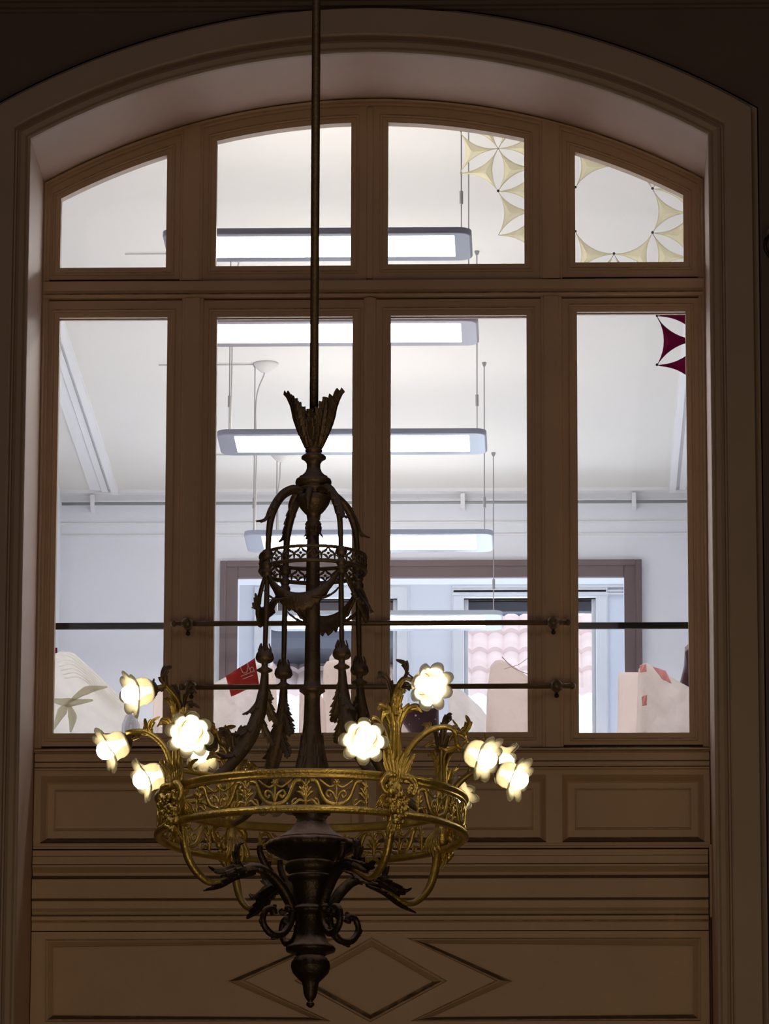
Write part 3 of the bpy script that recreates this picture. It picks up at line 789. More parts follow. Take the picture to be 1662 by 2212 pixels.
for rib in ([(105, 1518), (150, 1526), (204, 1521)], [(118, 1585), (138, 1545), (150, 1528)], [(150, 1528), (160, 1555), (156, 1590)], [(150, 1527), (190, 1500), (235, 1492)]):
    bm = bmesh.new(); tube(bm, [onface(gz, p, GY, -0.075) for p in rib], [0.004, 0.019, 0.004], 8, 6, flat=0.5); obj('star_rib', bm, M_OLIVE, gz, smooth=True)
for k in range(7):
    bm = bmesh.new(); tube(bm, [onface(gz, (118+k*4, 1418+k*9), GY, -0.045-k*0.003), onface(gz, (160+k*4, 1422+k*9), GY, -0.055-k*0.002), onface(gz, (275-k*4, 1527+k*3), GY, -0.045)], 0.0022, 5, 6)
    obj('pleat', bm, M_GAUZE, gz)
wrapped('plastic_sleeve', [(296, 1660), (300, 1560), (322, 1556), (350, 1570), (368, 1660)], GY+0.1, 0.03, M_PLASTIC, 'white crumpled plastic sleeve at the bottom right of the far left pane', 'bag', 0.003, 5)
wrapped('pink_card', [(329, 1660), (331, 1498), (372, 1490), (374, 1660)], GY+0.16, 0.012, M_FOAM, 'pale pinkish foam board at the right side of the far left pane', 'foam board', 0.0, 5)
bm = bmesh.new(); r_ = 20*21.8/F; zt_ = pix(285, 1545, GY-0.1).z-SZ
lathe(bm, [(r_*0.9, 0.001), (r_, zt_*0.3), (r_*0.95, zt_*0.6), (r_*0.6, zt_*0.9), (r_*0.15, zt_)], 20)
o = obj('glass_jar', bm, M_GLASSJAR, smooth=True); o.location = (pix(285, 1570, GY-0.1).x, GY-0.1, SZ); tag(o, 'small grey glass dome under the left flower lamp on the ledge', 'glass dome')
o.location.y = GY-0.15
bagr = wrapped('plastic_bag', [(440, 1660), (442, 1492), (470, 1472), (552, 1428), (566, 1436), (575, 1480), (580, 1660)], GY, 0.06, M_PLASTIC,
        'clear plastic bag with a red printed patch in the second pane', 'bag', 0.004, 8)
def patch(o, pts, Y, dy, m_, name='printed_patch'):
    bm = bmesh.new(); vs_ = [onface(o, p, Y, dy) for p in pts]
    A, B, D, E = vs_; rows = []
    for i in range(9):
        rows.append([A.lerp(B, i/8).lerp(E.lerp(D, i/8), j/6)+Vector((0, 0.003*math.sin(i*1.3+j), 0)) for j in range(7)])
    grid(bm, rows); return solid(obj(name, bm, m_, o, smooth=True), 0.002)
pt = patch(bagr, [(490, 1469), (553, 1430), (562, 1486), (502, 1513)], GY, -0.072, M_RED)
for st in ([(522, 1450), (528, 1462), (536, 1460), (538, 1448)], [(536, 1440), (545, 1462)], [(541, 1454), (548, 1450), (552, 1460)], [(523, 1470), (550, 1459)], [(527, 1476), (549, 1467)]):
    bm = bmesh.new(); tube(bm, [onface(bagr, p, GY, -0.078) for p in st], 0.0016, 5, 5); obj('lettering', bm, M_WHITEINK, pt)
wrapped('foam_block', [(566, 1660), (568, 1450), (576, 1438), (590, 1439), (596, 1460), (604, 1660)], GY+0.12, 0.05, M_FOAM, 'upright beige foam piece right of the red-patched bag', 'foam block', 0.001, 2)
wrapped('foam_block', [(645, 1660), (647, 1500), (653, 1491), (664, 1489), (690, 1494), (704, 1520), (706, 1660)], GY+0.05, 0.05, M_FOAM, 'short beige foam piece behind the chandelier shaft', 'foam block', 0.001, 4)
wrapped('plastic_wrap', [(700, 1540), (712, 1420), (728, 1398), (737, 1386), (744, 1400), (762, 1424), (768, 1540)], GY+0.22, 0.02, M_PLASTIC, 'wisp of clear plastic rising behind the tall foam piece', 'plastic wrap', 0.003, 6)
wrapped('foam_block', [(696, 1660), (698, 1480), (699, 1440), (706, 1429), (722, 1425), (765, 1428), (775, 1660)], GY+0.14, 0.06, M_FOAM, 'tall beige foam piece at the right of the second pane', 'foam block', 0.001, 6)
pl_ = wrapped('plum_box', [(858, 1526), (948, 1527), (950, 1660), (906, 1660), (884, 1582), (866, 1556)], GY, 0.03, M_PLUM, 'dark plum rounded box with a white ring mark on the ledge', 'box', 0.0, 6)
bm = bmesh.new()
for cx_, cy_, r0 in ((899, 1549, 2.2), (941, 1557, 1.2), (885, 1568, 1.0), (906, 1556, 0.8)):
    ball(bm, onface(pl_, (cx_, cy_), GY, -0.031), r0*21.8/F, 8, 6)
obj('white_mark', bm, M_WHITEINK, pl_)
wrapped('pale_board', [(850, 1660), (852, 1545), (880, 1575), (905, 1660)], GY-0.06, 0.01, M_FOAM, 'pale card corner in front of the plum box', 'card', 0.0, 6)
wrapped('plastic_bag', [(968, 1660), (970, 1492), (978, 1482), (1005, 1496), (1040, 1530), (1062, 1560), (1066, 1660)], GY+0.06, 0.05, M_PLASTIC, 'sloping clear plastic bag in the third pane, beside the tall hump', 'bag', 0.005, 9)
hp = wrapped('wrapped_form', [(1050, 1660), (1052, 1500), (1060, 1438), (1070, 1427), (1082, 1425), (1100, 1432), (1150, 1468), (1160, 1660)], GY, 0.07, M_FOAM, 'tall humped beige form under plastic at the right of the third pane', 'wrapped form', 0.002, 10)
bm = bmesh.new(); tube(bm, [onface(hp, p, GY, -0.08) for p in ((1085, 1428), (1110, 1452), (1143, 1466))], 0.0016, 5, 6); tube(bm, [onface(hp, p, GY, -0.08) for p in ((1090, 1454), (1120, 1445), (1142, 1430))], 0.0012, 5, 6)
obj('string', bm, M_WHITEINK, hp)
wrapped('pale_box', [(1333, 1660), (1336, 1456), (1340, 1452), (1386, 1452), (1390, 1660)], GY+0.2, 0.03, M_FOAM, 'pale rounded carton left of the pink-printed bag', 'carton', 0.0, 6)
pb_ = wrapped('plastic_bag', [(1374, 1660), (1378, 1500), (1380, 1446), (1388, 1434), (1398, 1432), (1430, 1452), (1500, 1490), (1505, 1660)], GY, 0.07, M_PINKBAG, 'clear plastic bag with faded pink print in the far right pane', 'bag', 0.006, 12)
patch(pb_, [(1410, 1447), (1438, 1456), (1451, 1484), (1430, 1474)], GY, -0.062, M_PINKPRINT)
patch(pb_, [(1382, 1442), (1396, 1440), (1397, 1456), (1383, 1458)], GY, -0.045, M_PINKPRINT)
patch(pb_, [(1386, 1512), (1398, 1508), (1397, 1530), (1388, 1532)], GY, -0.062, M_PINKPRINT)
wrapped('maroon_cover', [(1469, 1660), (1470, 1472), (1478, 1440), (1480, 1398), (1500, 1380), (1520, 1390), (1525, 1660)], GY+0.25, 0.03, M_PLUM, 'dark maroon shape at the right edge of the far right pane', 'cover', 0.004, 6)
wrapped('maroon_card', [(100, 1660), (104, 1399), (124, 1399), (124, 1440), (124, 1660)], GY+0.28, 0.01, M_MAROON, 'dark maroon strip at the left edge of the far left pane', 'card', 0.0, 6)

# scroll bracket at the right edge of the picture
q = pix(1664, 540, YW)
root = empty('wall_bracket', (q.x, YW, q.z), 'dark scrolled metal bracket on the wall at the right edge', 'bracket')
bm = bmesh.new(); tube(bm, [(0.03, 0, 0.05), (0.0, -0.05, 0.06), (-0.012, -0.09, 0.03), (-0.022, -0.10, -0.01), (-0.012, -0.09, -0.04), (0.02, -0.05, -0.065), (0.04, 0, -0.06)], 0.008, 8, 6)
obj('scroll', bm, M_DARKBR, root, smooth=True)
bm = bmesh.new(); lathe(bm, [(0.03, -0.07), (0.04, -0.05), (0.045, 0.05), (0.03, 0.07)], 16, 0.05, -0.02); obj('back_plate', bm, M_DARKBR, root, smooth=True)

# ------------------------------------------------------------------ the chandelier
YC = 17.0
AX = pix(676, 1300, YC).x
D = math.radians
S = 17.26/F                       # metres per photograph pixel at the chandelier
ZB = pix(676, 1767, YC).z         # level of the ring centre
def zc(py): return pix(CX+(AX-pix(CX, py, YC).x)*F/17.3, py, YC).z-ZB
ch = empty('chandelier', (AX, YC, ZB), 'gilt and dusty bronze ring chandelier with twelve flower-shaped glass lamps', 'chandelier')
TH = [math.radians(t) for t in (34, -56, 124, -146)]   # front right, front left, rear right, rear left
def cyl(r, th, py, t=0.0):
    """radius px, bearing from the viewer's side, height given as photograph row on the axis, tangential px"""
    return Vector((r*S*math.sin(th)+t*S*math.cos(th), -r*S*math.cos(th)+t*S*math.sin(th), zc(py)))
def rdir(th): return Vector((math.sin(th), -math.cos(th), 0))
def tdir(th): return Vector((math.cos(th), math.sin(th), 0))
def prof(lst): return [(r*S, zc(py)) for py, r in lst]

bm = bmesh.new(); tube(bm, [(0, 0, zc(955)), (0, 0, HT-ZB)], 9.6*S, 16, 2); obj('hanging_rod', bm, M_BRONZE, ch, smooth=True)
# leafy crown
for k in range(4):
    th = math.radians(79+90*k); th2 = th+PI/4
    if k % 2 == 0:
        P_ = [cyl(18, th, 968), cyl(33, th, 935), cyl(44, th, 905), cyl(50, th, 880), cyl(60, th, 858), cyl(68, th, 849)]
    else:
        P_ = [cyl(18, th, 968), cyl(31, th, 940), cyl(38, th, 915), cyl(42, th, 893)]
    leafobj('crown_leaf', M_BRONZE, ch, 0.003, P_, (32 if k % 2 == 0 else 27)*S, rdir(th)*-1+Vector((0, 0, 0.2)), lobes=6, cut=0.45, cup=0.7, tip=0.35)
    leafobj('crown_leaf', M_BRONZE, ch, 0.003, [cyl(18, th2, 968), cyl(31, th2, 938), cyl(40, th2, 910), cyl(46, th2, 888), cyl(50, th2, 868)], 25*S, rdir(th2)*-1+Vector((0, 0, 0.2)), lobes=6, cut=0.45, cup=0.6, tip=0.3)
leafobj('crown_curl', M_BRONZE, ch, 0.003, [cyl(27, D(-11), 955), cyl(38, D(-11), 930), cyl(44, D(-11), 916), cyl(52, D(-11), 922)], 11*S, Vector((0, -1, 0.4)), lobes=3, cut=0.3)
bm = bmesh.new()
lathe(bm, prof([(905, 8), (915, 24), (945, 26), (966, 20), (968, 14), (972, 19), (976, 19), (979, 14), (983, 22), (987, 27), (991, 27), (995, 20), (1002, 15), (1012, 15), (1020, 18), (1028, 26), (1030, 31), (1033, 29),
     (1036, 38), (1042, 40), (1047, 39), (1050, 33), (1053, 30), (1056, 36), (1060, 36), (1063, 26), (1070, 26), (1072, 36), (1080, 38), (1090, 34), (1100, 27), (1108, 20), (1112, 15), (1125, 13), (1128, 16), (1131, 16)]), 32)
obj('baluster', bm, M_BRONZE, ch, smooth=True)
# central shaft
bm = bmesh.new()
lathe(bm, prof([(1128, 11), (1132, 18), (1140, 14), (1150, 17), (1153, 13), (1160, 13), (1180, 14), (1300, 15.5), (1400, 16.5), (1470, 17.5), (1484, 19), (1488, 27), (1493, 28), (1497, 22), (1502, 17), (1520, 17), (1560, 18.5), (1600, 22), (1640, 28), (1670, 35), (1700, 42), (1715, 38), (1735, 32), (1746, 30)]), 24, lobes=8, amp=0.04)
obj('central_shaft', bm, M_BRONZE, ch, smooth=True)
for k in range(6):
    th = k*PI/3+0.3; bm = bmesh.new()
    leaf(bm, [cyl(44, th, 1700), cyl(36, th, 1660), cyl(27, th, 1620), cyl(24, th, 1585)], 14*S, rdir(th), lobes=4, cut=0.5, cup=-0.3)
    solid(obj('shaft_leaf', bm, M_BRONZE, ch), 0.003)
for k in range(5):
    th = k*2*PI/5+0.2; bm = bmesh.new()
    leaf(bm, [cyl(12, th, 1131), cyl(17, th, 1140), cyl(16, th, 1152), cyl(22, th, 1162)], 9*S, rdir(th), lobes=3, cut=0.5, cup=-0.3)
    solid(obj('shaft_leaf', bm, M_BRONZE, ch), 0.003)
# lower body
bm = bmesh.new()
lathe(bm, prof([(1744, 30), (1748, 41), (1755, 43), (1760, 41), (1763, 33), (1766, 35), (1769, 31), (1780, 35), (1793, 45), (1803, 60), (1812, 75), (1818, 86)]), 40)
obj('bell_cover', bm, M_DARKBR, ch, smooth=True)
bm = bmesh.new()
lathe(bm, prof([(1816, 80), (1820, 93), (1826, 97), (1832, 97), (1838, 92), (1842, 84), (1848, 76), (1854, 62), (1858, 50), (1862, 50)]), 96, lobes=24, amp=0.03, lobe_range=(1, 5))
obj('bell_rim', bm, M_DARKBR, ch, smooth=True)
bm = bmesh.new()
lathe(bm, prof([(1856, 50), (1862, 49), (1864, 54), (1870, 57), (1880, 56), (1886, 50), (1890, 46), (1893, 50), (1897, 51), (1901, 50), (1905, 43), (1912, 40), (1935, 36), (1955, 32), (1960, 34), (1963, 44), (1968, 46), (1974, 44), (1978, 30),
     (1984, 29), (2000, 28), (2020, 31), (2038, 39), (2044, 50), (2050, 54), (2056, 52), (2062, 36), (2066, 30)]), 40)
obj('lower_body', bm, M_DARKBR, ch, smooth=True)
bm = bmesh.new()
lathe(bm, prof([(2062, 24), (2070, 34), (2080, 40), (2090, 41), (2102, 37), (2112, 28), (2122, 18), (2130, 16), (2145, 15), (2154, 12), (2160, 8), (2163, 5), (2166, 8), (2171, 9), (2175, 5), (2177, 2)]), 32, lobes=10, amp=0.06, lobe_range=(1, 7))
obj('finial', bm, M_DARKBR, ch, smooth=True)

# openwork band, top and bottom rims
R0 = 331
def torus_prof(pr, seg=128):
    bm = bmesh.new(); rows = []
    for (r, py) in pr:
        rows.append([cyl(r, 2*PI*k/seg, py) for k in range(seg)])
    grid(bm, rows, closed_u=True, closed_v=True); return bm
obj('upper_rim', torus_prof([(327, 1741), (334, 1741), (336, 1737), (333, 1735), (336, 1732), (340, 1728), (339, 1723), (333, 1721), (327, 1722), (324, 1727), (326, 1733), (325, 1737)]), M_BRASS, ch, smooth=True)
obj('lower_rim', torus_prof([(327, 1799), (333, 1798), (336, 1800), (340, 1804), (340, 1810), (335, 1814), (327, 1814), (323, 1809), (324, 1803)]), M_BRASS, ch, smooth=True)
def bt(pts, r=3.0, n=4, seg=5, tap=None):
    P = [cyl(R0+(p[2] if len(p) > 2 else 0), p[0], p[1]) for p in pts]
    tube(bandbm, P, [a*1.3*S for a in tap] if tap else r*1.35*S, seg, n)
def yy(v): return 1741+58*v      # 0 top .. 1 bottom
quad0 = TH[0]
for q in range(4):
    base = quad0+q*PI/2; bandbm = bmesh.new()
    for u in (1, 2, 3):
        c = base+u*PI/8
        # U-shaped band
        for sg in (-1, 1):
            bt([(c+sg*D(9.6), yy(0.10)), (c+sg*D(7.6), yy(0.12)), (c+sg*D(6.4), yy(0.35)), (c+sg*D(5.2), yy(0.65)), (c+sg*D(3.2), yy(0.87)), (c, yy(0.95))], 3.6)
            bt([(c+sg*D(9.6), yy(0.10)), (c+sg*D(10.9), yy(0.25)), (c+sg*D(10.6), yy(0.42))], 2.6)
            # swag under the rim
            bt([(c, yy(0.22)), (c+sg*D(2.2), yy(0.32)), (c+sg*D(4.2), yy(0.22)), (c+sg*D(6.2), yy(0.06))], 2.0)
            # inner scrolls
            bt([(c, yy(0.85)), (c+sg*D(1.2), yy(0.55)), (c+sg*D(3.0), yy(0.45)), (c+sg*D(3.7), yy(0.60)), (c+sg*D(2.6), yy(0.70)), (c+sg*D(1.9), yy(0.60))], 2.2)
            # palmette beside the U
            e = c+sg*D(11.25)
            if True:
                bt([(e, yy(0.75)), (e-sg*D(1.6), yy(0.55)), (e-sg*D(3.2), yy(0.50))], tap=[1.6, 3.6, 1.0])
                bt([(e, yy(0.60)), (e-sg*D(1.3), yy(0.40)), (e-sg*D(2.4), yy(0.32))], tap=[1.6, 3.4, 1.0])
                bt([(e, yy(0.88)), (e-sg*D(2.2), yy(0.80)), (e-sg*D(3.6), yy(0.92)), (e-sg*D(4.8), yy(0.98))], tap=[1.6, 2.8, 2.6, 1.4])
                bt([(e-sg*D(5.0), yy(1.0)), (e-sg*D(4.4), yy(0.80)), (e-sg*D(3.2), yy(0.74))], 1.8)
        bt([(c, yy(0.2)), (c, yy(0.5)), (c, yy(0.92))], 1.8)
        ball(bandbm, cyl(R0+2, c, yy(0.16)), 5.5*S, 8, 6); 
        for kk in range(6):
            aa = kk*PI/3; ball(bandbm, cyl(R0+2, c+5.2*math.cos(aa)/R0, yy(0.16)+5.2*math.sin(aa)), 2.6*S, 6, 5)
        ball(bandbm, cyl(R0+2, c, yy(0.95)), 4.0*S, 6, 5)
    for u in (0.5, 1.5, 2.5, 3.5):
        e = base+u*PI/8
        bt([(e, yy(0.05)), (e, yy(0.5)), (e, yy(1.0))], tap=[1.5, 2.2, 4.0, 2.0])
        ball(bandbm, cyl(R0+2, e, yy(0.30)), 3.6*S, 6, 5); ball(bandbm, cyl(R0+2, e, yy(0.86)), 4.2*S, 6, 5)
    obj('openwork_band', bandbm, M_BRASS, ch, smooth=True)

# crown ring of the cage
RC = 115
obj('cage_hoop', torus_prof([(RC-3, 1201), (RC+3, 1201), (RC+4, 1205), (RC+1, 1208), (RC-4, 1206)], 64), M_BRONZE, ch, smooth=True)
obj('cage_hoop', torus_prof([(RC-4, 1231), (RC+3, 1231), (RC+5, 1235), (RC+2, 1239), (RC-4, 1238)], 64), M_BRONZE, ch, smooth=True)
bm = bmesh.new()
for k in range(24):
    a = TH[0]+k*PI/12
    for sg in (-1, 1):
        tube(bm, [cyl(RC, a, 1206), cyl(RC, a+sg*D(3), 1213), cyl(RC, a+sg*D(6.5), 1218), cyl(RC, a+sg*D(7.5), 1231)], [1.4*S, 3.0*S, 2.2*S, 1.4*S], 5, 4)
        tube(bm, [cyl(RC, a, 1231), cyl(RC, a+sg*D(2.6), 1224), cyl(RC, a+sg*D(6.0), 1222)], [1.2*S, 3.2*S, 1.0*S], 5, 4)
    ball(bm, cyl(RC+1, a, 1219), 3.2*S, 6, 5)
obj('cage_openwork', bm, M_BRONZE, ch, smooth=True)

def grape_cluster(bm, th, seed):
    rnd = random.Random(seed)
    for k in range(64):
        v = rnd.random(); py = 1752+76*v; wdt = 34*(1-0.8*v)+3
        t = rnd.uniform(-wdt, wdt); r = R0+12+rnd.uniform(4, 20)*(1-0.4*v)
        ball(bm, cyl(r, th, py, t), rnd.uniform(5, 8)*S, 8, 6)
for i, th in enumerate(TH):
    rd, td = rdir(th), tdir(th)
    # cage arm from the hub to the hoop
    bm = bmesh.new()
    tube(bm, [cyl(28, th, 1066), cyl(52, th, 1064), cyl(82, th, 1082), cyl(104, th, 1120), cyl(113, th, 1165), cyl(116, th, 1240)], [9*S, 9.5*S, 9*S, 8*S, 6.5*S, 6*S], 8, 6, flute=0.12, nf=4)
    a_ = obj('cage_arm', bm, M_BRONZE, ch, smooth=True)
    bm = bmesh.new()
    leaf(bm, [cyl(62, th, 1060), cyl(92, th, 1082), cyl(112, th, 1112), cyl(124, th, 1136), cyl(146, th, 1144)], 13*S, rd+Vector((0, 0, 0.8)), lobes=6, cut=0.5, cup=-0.6)
    solid(obj('leaf', bm, M_BRONZE, a_), 0.004)
    th3 = th+PI/4
    bm = bmesh.new(); tube(bm, [cyl(30, th3, 1063), cyl(42, th3, 1072), cyl(50, th3, 1090), cyl(52, th3, 1112)], [8*S, 8*S, 7*S, 2.5*S], 8, 6); obj('hub_tongue', bm, M_BRONZE, ch, smooth=True)
    # cage rod with bud and disc
    bm = bmesh.new()
    tube(bm, [cyl(116, th, 1238), cyl(118, th, 1330), cyl(121, th, 1425)], [5*S, 6.2*S, 5*S], 8, 4)
    rod = obj('cage_rod', bm, M_BRONZE, ch, smooth=True)
    bm = bmesh.new(); c0 = cyl(121, th, 1400)
    pr = [(r*S, zc(py)) for py, r in ((1410, 6), (1418, 11), (1427, 17), (1436, 19), (1443, 15), (1447, 7), (1453, 7), (1456, 10), (1460, 17), (1463, 17), (1467, 8), (1470, 8))]
    lathe(bm, pr, 20, c0.x, c0.y, lobes=8, amp=0.12, lobe_range=(1, 4)); obj('bud', bm, M_BRONZE, rod, smooth=True)
    for k in range(5):
        a = k*2*PI/5; d = Vector((math.cos(a), math.sin(a), 0))
        leafobj('bud_leaf', M_BRONZE, rod, 0.003, [Vector((c0.x, c0.y, zc(1428)))+d*13*S, Vector((c0.x, c0.y, zc(1416)))+d*12*S, Vector((c0.x, c0.y, zc(1404)))+d*9*S], 6*S, d, lobes=2, cut=0.3)
    # block at the hoop
    bm = bmesh.new(); ball(bm, cyl(117, th, 1212), 13*S, 10, 8); ball(bm, cyl(117, th, 1236), 11*S, 10, 8); ball(bm, cyl(117, th, 1252), 12*S, 10, 8)
    obj('hoop_boss', bm, M_BRONZE, ch, smooth=True)
    # foot with acanthus, sweeping out to the ring
    bm = bmesh.new()
    path = [cyl(121, th, 1468), cyl(126, th, 1510), cyl(138, th, 1560), cyl(160, th, 1610), cyl(190, th, 1655), cyl(228, th, 1695), cyl(280, th, 1722), cyl(325, th, 1732)]
    tube(bm, path, [8*S, 11*S, 15*S, 16*S, 13*S, 10*S, 8*S, 6*S], 10, 6, flute=0.12, nf=5)
    leg = obj('leaf_foot', bm, M_BRONZE, ch, smooth=True)
    for (pa, wd_) in (([cyl(128, th, 1500), cyl(140, th, 1530), cyl(158, th, 1552), cyl(176, th, 1562)], 15), ([cyl(134, th, 1545), cyl(155, th, 1580), cyl(182, th, 1602), cyl(205, th, 1606)], 19),
                      ([cyl(158, th, 1605), cyl(185, th, 1640), cyl(215, th, 1655), cyl(240, th, 1650)], 18)):
        # these leaves lean back towards the middle on the viewer's side
        bm = bmesh.new()
        pa2 = [Vector((p.x, p.y, p.z)) for p in pa]
        leaf(bm, pa2, wd_*S, Vector((0, 0, 1))+rd*0.3, lobes=4, cut=0.55, cup=-0.5)
        solid(obj('leaf', bm, M_BRONZE, leg), 0.004)
    for pa, w_ in (([cyl(121, th, 1484), cyl(112, th, 1505), cyl(104, th, 1518), cyl(98, th, 1520)], 9), ([cyl(122, th, 1510), cyl(108, th, 1540), cyl(94, th, 1562), cyl(76, th, 1570)], 19),
                   ([cyl(132, th, 1560), cyl(116, th, 1592), cyl(102, th, 1612), cyl(92, th, 1618)], 14)):
        leafobj('leaf', M_BRONZE, leg, 0.004, pa, w_*S, td+Vector((0, 0, 0.5)), lobes=5, cut=0.45, cup=-0.3)
    # swag under the hoop to the next rod
    bm = bmesh.new(); rows = []
    nth = th-PI/2
    N = 30
    for k in range(N+1):
        t = k/N; a = th+(nth-th)*t; sag = math.sin(PI*t)
        top = 1244+62*sag**0.9; wdt = 6+34*sag*(1+0.16*math.sin(k*2.4))
        rows.append([cyl(RC+3+5*math.sin(PI*j/5)*sag, a, top+wdt*j/5) for j in range(6)])
    grid(bm, rows); solid(obj('swag', bm, M_BRONZE, ch, smooth=True), 0.008)
    am = th-PI/4
    for sg in (-1, 1):
        leafobj('swag_leaf', M_BRONZE, ch, 0.003, [cyl(RC+8, am+sg*D(12), 1316), cyl(RC+12, am+sg*D(24), 1318), cyl(RC+16, am+sg*D(34), 1306), cyl(RC+22, am+sg*D(38), 1294)], 9*S, Vector((0, 0, 1)), lobes=4, cut=0.5)
    # mount on the ring: leaf fan, scrolls, grapes
    bm = bmesh.new(); ball(bm, cyl(R0+5, th, 1766), 17*S, 14, 10, 1.9); 
    for sg in (-1, 1):
        tube(bm, [cyl(R0+16, th, 1730, sg*6), cyl(R0+22, th, 1732, sg*28), cyl(R0+20, th, 1750, sg*42), cyl(R0+22, th, 1768, sg*32), cyl(R0+28, th, 1760, sg*20), cyl(R0+28, th, 1748, sg*27)], [6*S, 8*S, 7*S, 6*S, 5*S, 5*S], 7, 6)
    mt = obj('ring_mount', bm, M_BRASS, ch, smooth=True)
    bm = bmesh.new(); grape_cluster(bm, th, 10+i); obj('grapes', bm, M_BRASS, mt, smooth=True)
    for k in range(-3, 4):
        leafobj('mount_leaf', M_BRASS, mt, 0.003, [cyl(R0+12, th, 1742, k*4), cyl(R0+15, th, 1722, k*7), cyl(R0+14+abs(k), th, 1702, k*10), cyl(R0+22, th, 1686-6*(k % 2), k*13)], 8*S, rd, lobes=3, cut=0.3, cup=-0.4)
    for k in (-1, 0, 1):
        leafobj('mount_leaf', M_BRASS, mt, 0.003, [cyl(R0+8, th, 1808, k*6), cyl(R0+10, th, 1826, k*9), cyl(R0+4, th, 1840, k*12), cyl(R0-4, th, 1850, k*13)], 7*S, rd, lobes=3, cut=0.3, cup=-0.4)
    for k in (-2, -1, 0, 1, 2):
        leafobj('mount_leaf', M_BRASS, mt, 0.003, [cyl(R0-8, th, 1762, k*5), cyl(R0-20, th, 1778, k*9), cyl(R0-24, th, 1798, k*12), cyl(R0-16, th, 1822-5*abs(k), k*13)], 9*S, rd*-1, lobes=4, cut=0.4, cup=-0.4)
    # bundle of stalks that carries the three lamps
    bm = bmesh.new()
    for t_, r_ in ((-13, 4), (-7, 9), (0, 5), (7, 9), (13, 4)):
        tube(bm, [cyl(R0+r_, th, 1730, t_*1.2), cyl(R0+r_, th, 1680, t_), cyl(R0+r_, th, 1630, t_*0.8), cyl(R0+r_*0.8, th, 1590+abs(t_), t_*0.9), cyl(R0+r_+6, th, 1565+abs(t_)*1.5, t_*1.6)], [5*S, 5.5*S, 5*S, 4.5*S, 2*S], 7, 5)
    sb_ = obj('stalk_bundle', bm, M_BRASS, ch, smooth=True)
    for k, (t_, r0_, py0, hh) in enumerate(((-16, 8, 1640, 52), (16, 8, 1636, 56), (0, 14, 1600, 50), (-12, 0, 1575, 58), (13, -4, 1580, 50), (0, -10, 1640, 46))):
        sg = (t_ > 0)-(t_ < 0)
        leafobj('stalk_leaf', M_BRONZE if py0 < 1590 else M_BRASS, sb_, 0.003, [cyl(R0+r0_, th, py0, t_*0.5), cyl(R0+r0_*1.3, th, py0-hh*0.45, t_*0.8), cyl(R0+r0_*1.8, th, py0-hh*0.85, t_*1.5), cyl(R0+r0_*2.6, th, py0-hh, t_*2.4+sg*6), cyl(R0+r0_*3.0, th, py0-hh*0.8, t_*2.9+sg*10)], 13*S, rd*(1 if r0_ > 0 else -1)+td*sg*0.4, lobes=5, cut=0.45, cup=-0.4)
    # S-shaped arm from the ring down to the body
    bm = bmesh.new()
    tube(bm, [cyl(322, th, 1812), cyl(319, th, 1845), cyl(304, th, 1888), cyl(277, th, 1918), cyl(247, th, 1930), cyl(212, th, 1918), cyl(178, th, 1902)], [8*S, 8*S, 7.6*S, 7*S, 6.5*S, 6*S, 6*S], 8, 6, flute=0.15, nf=4)
    sa = obj('support_arm', bm, M_BRASS, ch, smooth=True)
    bm = bmesh.new()
    tube(bm, [cyl(225, th, 1916), cyl(180, th, 1896), cyl(140, th, 1887), cyl(105, th, 1897), cyl(75, th, 1922), cyl(55, th, 1950), cyl(46, th, 1972)], [4*S, 9*S, 10*S, 11*S, 12*S, 11*S, 9*S], 8, 6, flute=0.15, nf=5)
    tube(bm, [cyl(80, th, 1918), cyl(112, th, 1882), cyl(128, th, 1856), cyl(130, th, 1838)], [7*S, 8*S, 7*S, 6*S], 7, 6)
    tube(bm, [cyl(46, th, 1972), cyl(52, th, 2000), cyl(72, th, 2024), cyl(102, th, 2024), cyl(120, th, 2002), cyl(115, th, 1978), cyl(98, th, 1972), cyl(92, th, 1984)], [8*S, 8*S, 8*S, 8*S, 7*S, 7*S, 8*S, 9*S], 8, 6)
    tube(bm, [cyl(40, th, 1968), cyl(62, th, 1968)], [9*S, 9*S], 8, 3)
    obj('scroll', bm, M_DARKBR, sa, smooth=True)
    leafobj('scroll_leaf', M_DARKBR, sa, 0.004, [cyl(100, th, 1890), cyl(150, th, 1882), cyl(195, th, 1890), cyl(232, th, 1902), cyl(256, th, 1896)], 21*S, Vector((0, 0, 1))+td*0.5, lobes=6, cut=0.35, cup=-0.4, tip=0.2)
    leafobj('scroll_leaf', M_DARKBR, sa, 0.004, [cyl(140, th, 1900), cyl(185, th, 1914), cyl(225, th, 1936), cyl(268, th, 1948)], 19*S, Vector((0, 0, -1))+td*0.5, lobes=6, cut=0.4, cup=-0.5, tip=0.15)
    leafobj('scroll_leaf', M_DARKBR, sa, 0.004, [cyl(168, th, 1894), cyl(184, th, 1872), cyl(182, th, 1846), cyl(170, th, 1836)], 15*S, rd*-1, lobes=4, cut=0.45, cup=-0.5)
    for kk in range(7):
        a = kk*0.8-0.3
        leafobj('scroll_leaf', M_DARKBR, sa, 0.004, [cyl(92+24*math.cos(a), th, 2000-24*math.sin(a)), cyl(92+31*math.cos(a+0.15), th, 2000-31*math.sin(a+0.15)), cyl(92+37*math.cos(a+0.4), th, 2000-37*math.sin(a+0.4))], 8*S, td, lobes=2, cut=0.3)
# inner glass drops hidden behind the band come from the rear lamps themselves

